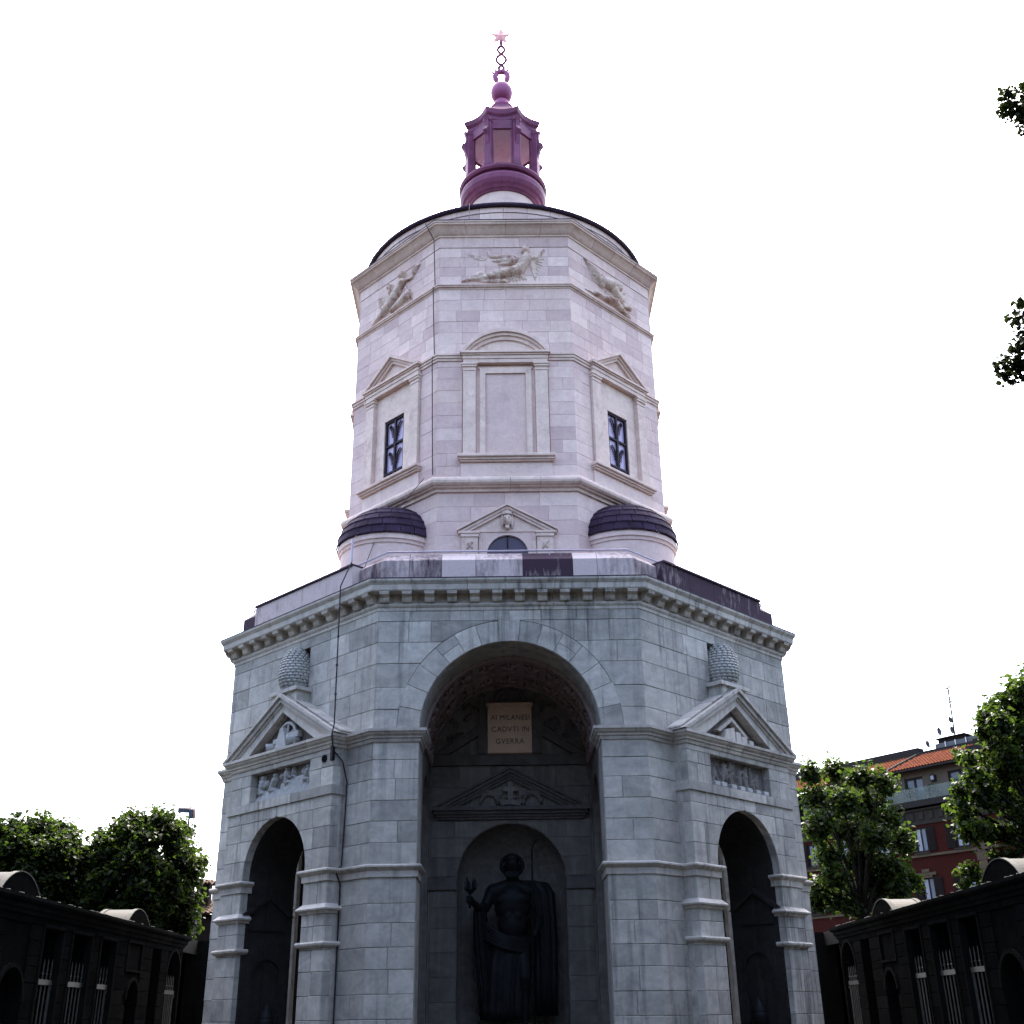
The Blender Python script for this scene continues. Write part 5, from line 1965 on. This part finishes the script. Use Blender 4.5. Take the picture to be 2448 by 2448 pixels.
def tree(label, x, y, fork, lumps, n, size, seed, mat, trunk_r=.22, cat='tree', group=None, limb_every=1, **kw):
    t = thing('tree', label, cat, (x, y, 0), 0, group)
    r = random.Random(seed)
    tk = MB()
    pts = [(r.uniform(-.06, .06) * k, r.uniform(-.06, .06) * k, fork * k / 5) for k in range(6)]
    tk.tube(pts, [trunk_r * (1.35 - .12 * k) if k == 0 else trunk_r * (1.1 - .07 * k) for k in range(6)], 10)
    tk.build('trunk', M['bark'], t, smooth=True)
    br = MB()
    top = Vector(pts[-1])
    for k, (lx, ly, lz, lr) in enumerate(lumps):
        if k % limb_every:
            continue
        e = Vector((lx - x, ly - y, lz))
        s0 = top + Vector((0, 0, -.5 * r.random()))
        if e.z < s0.z:
            s0 = Vector((s0.x, s0.y, max(.5, e.z * .8)))
        mid = s0.lerp(e, .5) + Vector((r.uniform(-.15, .15), r.uniform(-.15, .15), .12 * (e - s0).length))
        q = [s0, s0.lerp(mid, .55), mid, mid.lerp(e, .6), e]
        r0 = trunk_r * .42
        br.tube(q, [r0, r0 * .8, r0 * .55, r0 * .35, r0 * .12], 6)
    br.build('branches', M['bark'], t, smooth=True)
    V, tone = leaves(lumps, n, size, seed, **kw)
    V = V - np.array([x, y, 0])
    me = leaf_mesh('crown', V, tone, mat)
    o = link('crown', me, t)
    o['kind'] = 'stuff'
    return t


def dome(cx, cy, cz, rx, rz, n, seed, lr):
    r = random.Random(seed)
    out = []
    for k in range(n):
        zf = -.85 + 1.85 * (k + .5) / n
        a = k * 2.39996 + r.uniform(-.2, .2)
        ww = math.sqrt(max(0, 1 - min(1, abs(zf)) ** 2.3))
        f = .72 + .16 * r.random()
        out.append((cx + rx * f * ww * math.cos(a), cy + rx * f * ww * math.sin(a), cz + rz * zf * .88, lr * (.75 + .5 * r.random())))
    out.append((cx, cy, cz, min(rx, rz) * .62))
    return out


tree('round clipped lime tree above the wall at the left edge', -22.0, 12.0, 4.5, dome(-22.0, 12.0, 7.7, 2.75, 2.75, 46, 3, .75), 26000, .20, 5, M['leaf_lime'], .25, group='round lime trees behind the left wall', limb_every=4, spread=.6, droop=.3, reach=1.2)
tree('tall dense lime tree just left of the temple, beside the floodlight mast', -17.0, 12.4, 4.6, dome(-17.0, 12.4, 7.3, 2.75, 3.55, 56, 8, .72), 32000, .20, 9, M['leaf_lime'], .26, group='round lime trees behind the left wall', limb_every=4, spread=.6, droop=.3, reach=1.2)

RT_L = [(15.12, 15.0, 12.74, 0.55), (16.76, 16.5, 13.02, 0.66), (17.57, 15.0, 12.43, 0.69), (18.42, 14.25, 12.18, 0.55), (19.04, 15.45, 12.04, 0.46), (15.36, 15.45, 11.54, 0.74), (16.32, 14.1, 11.11, 0.81), (18.12, 15.9, 11.22, 0.79), (18.44, 14.4, 10.26, 0.63), (15.03, 14.25, 9.93, 0.71), (16.93, 16.2, 10.02, 0.83), (17.58, 13.8, 9.31, 0.79), (19.24, 15.3, 9.51, 0.63), (19.71, 16.05, 9.25, 0.5), (15.52, 15.0, 8.73, 0.63), (17.38, 15.9, 8.65, 0.82), (18.32, 14.55, 8.04, 0.75), (19.42, 15.45, 7.53, 0.54), (15.44, 14.25, 7.62, 0.57), (17.83, 15.6, 7.4, 0.76), (18.57, 14.7, 7.04, 0.62), (14.84, 15.6, 6.5, 0.49), (15.84, 15.0, 6.52, 0.62), (16.87, 15.6, 6.31, 0.62), (14.94, 15.3, 7.15, 0.4)]
tree('open leafy plane tree in front of the red house, beside the temple', 17.0, 15.0, 6.2, RT_L, 17000, .205, 15, M['leaf_plane'], .24, group='plane trees behind the right wall', spread=.75, reach=1.3, per=9)
BR_L = [(19.94, 1.0, 13.02, 0.37), (19.78, 2.0, 12.97, 0.35), (19.71, 3.0, 12.84, 0.36), (18.6, 1.5, 12.15, 0.31), (20.39, 2.5, 12.57, 0.58), (18.82, 1.0, 11.77, 0.52), (18.74, 2.0, 11.73, 0.41), (19.91, 3.0, 11.6, 0.58), (19.83, 1.5, 11.44, 0.5), (19.16, 2.5, 11.2, 0.41), (18.89, 1.0, 10.56, 0.46), (19.91, 2.0, 10.77, 0.41), (17.96, 3.0, 10.95, 0.24), (17.68, 1.5, 10.58, 0.25), (18.43, 2.5, 10.74, 0.28), (19.27, 1.0, 10.16, 0.36), (19.1, 2.0, 10.31, 0.4), (19.04, 3.0, 10.39, 0.29), (17.73, 1.5, 9.86, 0.28), (18.05, 2.5, 9.84, 0.31), (17.9, 1.0, 9.52, 0.36), (19.01, 2.0, 9.85, 0.37), (20.08, 3.0, 10.03, 0.41), (17.08, 1.5, 9.33, 0.27), (17.81, 2.5, 9.41, 0.34), (17.7, 1.0, 9.11, 0.36), (18.75, 2.0, 9.34, 0.34), (17.36, 3.0, 8.86, 0.28), (17.06, 1.5, 8.73, 0.3), (17.71, 2.5, 8.71, 0.25), (17.93, 1.0, 8.75, 0.3), (18.91, 2.0, 8.91, 0.34), (19.61, 3.0, 8.8, 0.31), (17.07, 1.5, 8.29, 0.21), (17.18, 2.5, 8.15, 0.12), (17.31, 1.0, 7.83, 0.27), (18.18, 2.0, 8.0, 0.27), (19.05, 3.0, 8.05, 0.25), (19.12, 1.5, 8.26, 0.33), (19.54, 2.5, 7.97, 0.31), (17.44, 2.0, 7.88, 0.42), (18.14, 2.0, 7.87, 0.38), (18.67, 2.0, 7.73, 0.35), (17.05, 2.0, 6.49, 0.31), (17.22, 2.0, 6.29, 0.27), (16.87, 2.0, 5.9, 0.2), (18.36, 2.0, 6.86, 0.28), (18.78, 2.0, 6.93, 0.28)]
BR_L += [(20.6 + 1.2 * (k % 3), 1.0 + (k % 4) * 1.1, 7.6 + .62 * k, .85) for k in range(12)]
tree('big plane tree overhanging the right wall at the right edge', 21.3, 2.6, 6.0, BR_L, 24000, .185, 25, M['leaf_plane'], .3, group='plane trees behind the right wall', limb_every=2, spread=.75, reach=1.35, per=9)
S_L = [(10.01, -25.0, 17.96, 0.10), (9.75, -25.0, 17.79, 0.07), (9.79, -25.0, 17.5, 0.14), (9.92, -25.0, 17.34, 0.14), (9.6, -25.0, 17.36, 0.10), (9.75, -25.0, 17.13, 0.1), (9.93, -25.0, 17.02, 0.12), (10.1, -25.0, 17.65, 0.14), (10.2, -25, 17.3, .2), (10.3, -25.2, 17.7, .2),
       (9.06, -25.0, 12.94, 0.11), (9.0, -25.0, 12.68, 0.11), (8.88, -25.0, 12.61, 0.09), (8.97, -25.0, 12.29, 0.14), (8.83, -25.0, 12.03, 0.12), (8.61, -25.0, 11.91, 0.09), (8.41, -25.0, 11.72, 0.09), (8.66, -25.0, 11.7, 0.13), (8.78, -25.0, 11.61, 0.13), (8.44, -25.0, 11.51, 0.07), (8.55, -25.0, 11.41, 0.09), (8.71, -25.0, 11.41, 0.1), (9.0, -25, 11.8, .2), (9.2, -25, 12.4, .22)]
S_BIG = dome(14.6, -25.0, 15.0, 3.6, 5.0, 30, 31, .9)
t = tree('tall tree beside the camera, only two leafy twig ends at the right edge', 14.6, -25.0, 9.0, S_BIG, 9000, .14, 33, M['leaf_plane'], .3, limb_every=3)
V, tone = leaves(S_L, 1700, .095, 41, spread=.8, per=7)
o = link('twig_leaves', leaf_mesh('twig_leaves', V - np.array([14.6, -25.0, 0]), tone, M['leaf_belt']), t)
o['kind'] = 'stuff'
tw = MB()
for e, m in (((9.72, -25.0, 17.4), (11.6, -25, 17.0)), ((9.9, -25, 17.75), (11.6, -25, 17.0)), ((8.5, -25.0, 11.65), (11.4, -25.0, 12.6)), ((8.95, -25.0, 12.7), (11.4, -25, 12.6)), ((14.6, -25, 14), (11.6, -25, 17.0)), ((14.6, -25, 11), (11.4, -25, 12.6))):
    a, b = Vector(e) - Vector((14.6, -25, 0)), Vector(m) - Vector((14.6, -25, 0))
    tw.tube([b, b.lerp(a, .5) + Vector((0, 0, .12)), a], [.03, .015, .006], 5)
tw.build('twigs', M['bark'], t)

# ------------------------------------------------------------------ the red apartment house beyond the right wall
RA = -math.atan2(.8, .6)
RED = thing('apartment_house', 'red stuccoed apartment house with tiled roof and glass balcony behind the right trees', 'house', (27, 37.5, 0), RA)
r8 = random.Random(4)


def win(s, z0, z1, lintel):
    m = MB()
    for a, b in ((-.44, -.37), (.37, .44), (-.035, .035)):
        m.ub(s + a, s + b, -.16, -.06, z0, z1)
    m.ub(s - .365, s + .365, -.16, -.06, z1 - .07, z1)
    m.ub(s - .365, s + .365, -.16, -.06, z0, z0 + .07)
    w = m.build('window', M['frame'], RED)
    for sg in (-1, 1):
        MB().ub(s + sg * .2 - .16, s + sg * .2 + .16, -.15, -.12, z0 + .072, z1 - .072, r8.random()).build('pane', M['curtain'] if r8.random() < .7 else M['pane'], w)
        q = MB()
        q.ub(s + sg * .78 - .33, s + sg * .78 + .33, .004, .05, z0 - .02, z1 + .02)
        for k in range(12):
            z = z0 + .06 + (z1 - z0 - .12) * k / 12
            q.ub(s + sg * .78 - .27, s + sg * .78 + .27, .051, .068, z, z + .07, r8.random())
        q.build('shutter', M['shutter'], w)
    q = MB()
    q.ub(s - .62, s + .62, .004, .14, z0 - .18, z0 - .06)
    q.build('sill', M['greytrim'], w)
    if lintel:
        q = MB()
        q.ub(s - .75, s + .75, .004, .10, z1 + .16, z1 + .34)
        q.ub(s - .28, s + .28, .004, .13, z1 + .342, z1 + .56)
        q.ub(s - .44, s + .44, -.06, .08, z1 + .002, z1 + .158)
        q.build('lintel', M['ochre'], w)


S0, S1 = -13, 17
WS = [-10.75, -7.7, -4.65, -1.6, 1.47, 4.5, 8.3, 11.3, 14.3]
levels = [(1.8, 3.5), (5.1, 6.65), (8.33, 9.85), (11.55, 13.1)]
# wall with real window openings
wa = MB()
cols = []
prev = S0
for s in WS:
    cols += [(prev, s - .44, True), (s - .44, s + .44, False)]
    prev = s + .44
cols.append((prev, S1, True))
for a, b, solid in cols:
    if solid:
        wa.ub(a, b, -.3, 0, 0, 13.3)
    else:
        z = 0
        for z0, z1 in levels:
            wa.ub(a, b, -.3, 0, z, z0)
            z = z1
        wa.ub(a, b, -.3, 0, z, 13.3)
wa.build('wall', M['red'], RED)
MB().ub(S0, S1, -9, -.5, 0, 14.4).ub(S0, S1, -9, -1.2, 14.401, 17.0).build('house_core', M['dark_room'], RED)
for i, (z0, z1) in enumerate(levels):
    for s in WS:
        win(s, z0, z1, i == 2)
tr = MB()
tr.ub(S0, S1, .002, .10, 11.20, 11.36)
tr.ub(S0, S1, .002, .07, 7.95, 8.1)
tr.build('string_band', M['ochre'], RED)
tr = MB()
tr.ub(S0, S1, .0, .06, 13.302, 13.5)
tr.ub(S0, S1, -.3, .03, 13.502, 14.2, .3)
tr.ub(S0, S1, .0, .12, 14.202, 14.34)
for k in range(40):
    s = S0 + .4 + k * .75
    tr.ub(s, s + .3, .031, .10, 13.62, 14.1, r8.random())
tr.build('frieze_band', M['greytrim'], RED)
for s in (5.75,):
    q = MB()
    for k in range(24):
        q.ub(s - .28 - .1 * (k % 2), s + .28 + .1 * (k % 2), .002, .09, .3 + .54 * k, .3 + .54 * k + .52, r8.random())
    q.build('quoin', M['ochre'], RED)
MB().tube([(6.35, -.12, 0), (6.35, -.12, 14.2)], .06, 8).build('drainpipe', M['greytrim'], RED)
# balcony
MB().ub(-8, 6.0, -.9, .35, 14.45, 14.86).build('balcony_slab', M['dark_metal'], RED)
for k in range(9):
    a = -7.9 + k * 1.54
    MB().ub(a + .01, a + 1.52, .26, .285, 14.862, 15.70).build('glass_panel', M['balcony_glass'], RED)
pw = MB()
for a, b in ((-8, .36), (1.84, 3.80), (5.48, 6.1)):
    pw.ub(a, b, -1.1, -.75, 14.86, 17.3)
for a, b in ((.36, 1.84), (3.80, 5.48)):
    pw.ub(a, b, -1.1, -.75, 16.62, 17.3)
pw.build('penthouse_wall', M['cream'], RED)
for a, b in ((.36, 1.84), (3.80, 5.48)):
    m = MB()
    c = (a + b) / 2
    for x0, x1 in ((a, a + .10), (b - .10, b), (c - .06, c + .06)):
        m.ub(x0, x1, -1.0, -.86, 14.862, 16.62)
    m.ub(a + .1, b - .1, -1.0, -.86, 16.50, 16.62)
    w = m.build('terrace_door', M['frame'], RED)
    for x0, x1 in ((a + .102, c - .062), (c + .062, b - .102)):
        MB().ub(x0, x1, -.97, -.94, 14.863, 16.498).build('pane', M['pane'], w)
q = MB()
q.bevbox(2.52, 2.92, .55, .75, 16.12, 16.56, .03)
wlp = q.build('wall_lamp', M['frame'], RED)
MB().bevbox(2.60, 2.84, .50, .56, 16.2, 16.48, .02).build('lamp_glass', M['curtain'], wlp)
# right wing wall above the band
rw = MB()
rw.ub(6.1, S1, -.6, -.02, 14.342, 17.4)
rw.build('attic_wall', M['red'], RED)
rw = MB()
rw.ub(6.1, S1, -.6, .35, 17.402, 17.75)
rw.ub(6.1, S1, -2, -.7, 17.4, 18.4, .3)
rw.build('attic_cornice', M['dark_metal'], RED)
# tiled roof: corrugated rows
rf = MB()


def tiles(s0, s1, y0, z0, y1, z1, per=.24, nrow=9):
    n = int((s1 - s0) / per)
    prof = [(-.5, 0), (-.3, .045), (0, .075), (.3, .045), (.5, 0)]
    for k in range(n):
        for r_ in range(nrow):
            f0, f1 = r_ / nrow, (r_ + 1.06) / nrow
            t = r8.random()
            vs = []
            for fr, lift in ((f0, .03), (f1, .0)):
                for p, h in prof:
                    vs.append((s0 + per * (k + .5 + p), y0 + (y1 - y0) * fr, z0 + (z1 - z0) * fr + h + lift))
            rf.add(vs, [(j, j + 1, 6 + j, 5 + j) for j in range(4)], t)
    rf.add([(s0, y0, z0 - .02), (s1, y0, z0 - .02), (s1, y1, z1 - .02), (s0, y1, z1 - .02)], [(0, 1, 2, 3)], .3)


tiles(-13, 6.75, .0, 17.12, 2.3, 18.42)
ro = rf.build('roof', M['tile'], RED, recalc=False)
mb = MB()
mb.ub(-13, 6.75, -.3, .06, 16.98, 17.10)
mb.build('eave_gutter', M['dark_metal'], RED)
mb = MB()
mb.tube([(-.65, .0, 17.18), (.95, 2.3, 18.52)], .11, 8)
mb.build('hip_ridge', M['greytrim'], RED)
mb = MB()
mb.ub(1.0, 6.8, -2.75, -2.2, 18.40, 18.62)
mb.ub(-13, .9, -2.9, -2.2, 18.40, 18.95)
mb.build('roof_parapet', M['dark_metal'], RED)
for a, b in ((1.98, 2.76), (2.78, 3.55), (3.57, 4.38)):
    MB().ub(a, b, -2.9, -2.84, 18.62, 19.08).build('screen_panel', M['screen'], RED)
for s in (1.97, 2.77, 3.56, 4.39):
    MB().ub(s - .02, s + .02, -2.83, -2.78, 18.6, 19.12).build('screen_post', M['white_post'], RED)
mb = MB()
mb.add([(4.42, 2.9, 18.6), (6.5, 2.9, 18.6), (6.5, 4.6, 18.6), (4.42, 4.6, 18.6), (4.42, 2.9, 19.1), (6.5, 2.9, 18.75), (6.5, 4.6, 18.75), (4.42, 4.6, 19.3), (5.2, 2.9, 19.2), (5.2, 4.6, 19.35)],
       [(0, 1, 5, 8, 4), (1, 2, 6, 5), (2, 3, 7, 9, 6), (3, 0, 4, 7), (4, 8, 9, 7), (8, 5, 6, 9)], .4)
mb.build('roof_plant_box', M['screen'], RED)
mb = MB()
mb.ub(1.5, 3.6, -7.0, -4.0, 18.0, 19.62)
mb.ub(1.4, 3.7, -7.1, -3.9, 19.622, 19.72)
mb.build('stair_house', M['chim'], RED)
for s0, s1, z in ((6.72, 7.14, 19.95),):
    mb = MB()
    mb.ub(s0, s1, -3.2, -2.5, 17.8, z - .14)
    mb.ub(s0 - .06, s1 + .06, -3.26, -2.44, z - .14, z)
    mb.build('chimney', M['chim'], RED)
mb = MB()
mb.ub(10.75, 11.5, -3.2, -2.5, 17.8, 22.1)
mb.ub(10.68, 11.57, -3.27, -2.43, 22.101, 22.25)
mb.build('chimney', M['chim'], RED)
# aerial mast with dishes
AM = thing('aerial_mast', 'thin television aerial mast with small dishes on the red house roof', 'antenna', RED.location + Vector((math.cos(RA) * 2.72 - math.sin(RA) * 4.3, math.sin(RA) * 2.72 + math.cos(RA) * 4.3, 19.722)), RA)
m = MB()
m.tube([(0, 0, 0), (.12, 0, 3.55)], .055, 6)
m.build('mast', M['dark_metal'], AM)
m = MB()
m.tube([(-.05, 0, 3.45), (.35, 0, 3.62)], .05, 5)
m.tube([(-.05, 0, 2.45), (.30, 0, 2.47)], .045, 5)
m.tube([(.1, 0, 3.5), (.1, .2, 3.3)], .015, 5)
m.build('aerial_arm', M['dark_metal'], AM)


def dish(x, z, r_, par, yy=0, post=True):
    m = MB()
    vs, fs = [], []
    n = 14
    for k in range(5):
        q = k / 4
        for j in range(n):
            a = 2 * PI * j / n
            vs.append((x - .12 + .10 * q * q - .0, yy + r_ * q * math.cos(a), z + r_ * q * math.sin(a)))
    for k in range(4):
        for j in range(n):
            fs.append((k * n + j, k * n + (j + 1) % n, (k + 1) * n + (j + 1) % n, (k + 1) * n + j))
    m.add(vs, fs, .5)
    m.tube([(x - .12, yy, z), (x + .12, yy, z - .05)], .025, 5)
    if post:
        m.tube([(x + .12, yy, z - .05), (x + .12, yy, z - .7)], .02, 5)
    return m.build('dish', M['screen'], par)


dish(-.12, .45, .28, AM, post=False)
dish(-.12, 1.2, .24, AM, post=False)
dish(-1.15, .55, .30, AM)
dish(-1.62, -.4, .26, AM, -1.0)

# round box bushes in pots on the balcony
for k, (s, lab) in enumerate(((-.92, 'potted round bush on the balcony, partly behind the plane tree, leftmost of the row'), (1.05, 'potted round bush on the balcony in front of the left terrace door'),
                              (2.70, 'potted round bush on the balcony under the wall lamp'), (4.62, 'potted round bush on the balcony in front of the right terrace door'))):
    p = RED.location + Vector((math.cos(RA) * s - math.sin(RA) * .30, math.sin(RA) * s + math.cos(RA) * .30, 14.862))
    t = thing('potted_bush', lab, 'potted plant', p, RA, 'round bushes on the balcony')
    MB().lathe([(.18, 0), (.26, .30), (.29, .31), (.29, .36), (.2, .36)], 16).build('pot', M['pot'], t, smooth=False)
    V, tone = leaves([(0, 0, .62, .40)], 1500, .075, 60 + k, spread=.25)
    o = link('foliage', leaf_mesh('foliage', V, tone, M['leaf_ball']), t)
    o['kind'] = 'stuff'
    MB().ell((0, 0, .62), (.30, .30, .28), 12, 8).build('bush_core', M['leaf_ball'], t, smooth=True)

# ------------------------------------------------------------------ small tiled house far behind the left wall
HS = thing('small_house', 'small dark house with brown tiled roof and capped chimney left of the temple', 'house', (-18, 23, 0))
MB().box(-6, 5, 0, 7, 0, 7.05).build('wall', M['chim'], HS)
rf = MB()
tiles(-6.2, 5.2, -.35, 7.06, 2.6, 8.0, per=.26, nrow=8)
rf.build('roof', M['old_tile'], HS, recalc=False)
m = MB()
m.box(.45, 1.15, 1.2, 1.8, 7.2, 8.75)
ch_ = m.build('chimney', M['chim'], HS)
rf = MB()
tiles(.25, 1.35, 1.0, 8.752, 1.5, 8.98, per=.2, nrow=2)
tiles(.25, 1.35, 2.0, 8.752, 1.5, 8.98, per=.2, nrow=2)
rf.build('chimney_cap', M['old_tile'], ch_, recalc=False)
m = MB()
m.box(1.7, 2.7, 1.6, 2.6, 7.5, 8.35)
m.add([(1.65, 1.55, 8.35), (2.75, 1.55, 8.1), (2.75, 2.65, 8.1), (1.65, 2.65, 8.35), (1.7, 1.6, 8.55), (2.7, 1.6, 8.25), (2.7, 2.6, 8.25), (1.7, 2.6, 8.55)], [(0, 1, 5, 4), (1, 2, 6, 5), (2, 3, 7, 6), (3, 0, 4, 7), (4, 5, 6, 7)], .5)
m.build('dormer', M['old_tile'], HS)

# ------------------------------------------------------------------ floodlight mast
FM = thing('floodlight_mast', 'dark floodlight mast with three square lamps rising beside the left lime tree', 'floodlight', (-15.84, 15.0, 0))
MB().tube([(0, 0, 0), (0, 0, 6), (.0, 0, 11.42)], [.09, .07, .045], 8).build('pole', M['dark_metal'], FM, smooth=True)
for (x, z, w, h, rz, tilt) in ((-.30, 11.26, .52, .24, .25, .35), (.15, 11.08, .26, .46, -.3, .25), (.15, 10.2, .25, .44, -.25, .25)):
    m = MB()
    m.bevbox(-w / 2, w / 2, -.14, .10, -h / 2, h / 2, .025)
    o = m.build('lamp_housing', M['lamp_red'], FM)
    o.location = (x, -.08, z)
    o.rotation_euler = (tilt, 0, rz)
    m = MB()
    m.bevbox(-w / 2 + .03, w / 2 - .03, -.16, -.142, -h / 2 + .03, h / 2 - .03, .006)
    m.build('lamp_glass', M['pane'], o)
m = MB()
m.tube([(-.5, -.12, 11.12), (.3, -.05, 10.82)], .022, 6)
m.tube([(0, 0, 10.25), (.2, -.08, 10.25)], .02, 6)
m.build('bracket', M['dark_metal'], FM)

# ------------------------------------------------------------------ unseen trees added behind and beside the viewer to keep sky light off the base
TB = thing('unseen_tree_belt', 'unseen tall trees added behind and beside the viewer to shade the temple base', 'trees')
TB['kind'] = 'stuff'
r9 = random.Random(77)
lumps = []
tk = MB()
spots = [(-31.5 + 7.0 * k, -47.5 - 2 * (k % 2)) for k in range(10)] + [(-19.5 - 2 * (k % 2), -15.5 - 6.5 * k) for k in range(5)] + [(19.5 + 2 * (k % 2), -15.5 - 6.5 * k) for k in range(5)] + [(-26, -8), (27, -8)]
for x, y in spots:
    h = 18.5 + 3 * r9.random()
    tk.tube([(x, y, 0), (x + .2, y, h * .5), (x, y, h * .8)], [.38, .28, .1], 7)
    for k in range(13):
        f = k / 12
        rr = 3.6 * math.sin(PI * (.22 + .70 * f))
        a = 2.4 * k + r9.random()
        lumps.append((x + rr * .7 * math.cos(a), y + rr * .7 * math.sin(a), 4.5 + (h - 5.5) * f, 2.3))
for x, y in ((-19, -38), (-10, -40), (10.5, -39), (19, -37.5)):  # added overhead canopy, out of view, blocking more sky from the base
    tk.tube([(x, y, 0), (x * .97, y, 9), (x * .9, y + 1, 17)], [.42, .34, .14], 7)
    for k in range(15):
        a = 2.4 * k + r9.random()
        q = math.sqrt((k + .5) / 15)
        lumps.append((x * .86 + 6.2 * q * math.cos(a), y + .5 + 3.6 * q * math.sin(a), 20.4 + 2.6 * (1 - q) + .8 * r9.random(), 2.3))
tk.build('trunks', M['bark'], TB)
V, tone = leaves(lumps, 115000, .55, 90, spread=.8, reach=1.2)
link('crowns', leaf_mesh('crowns', V, tone, M['leaf_belt']), TB)
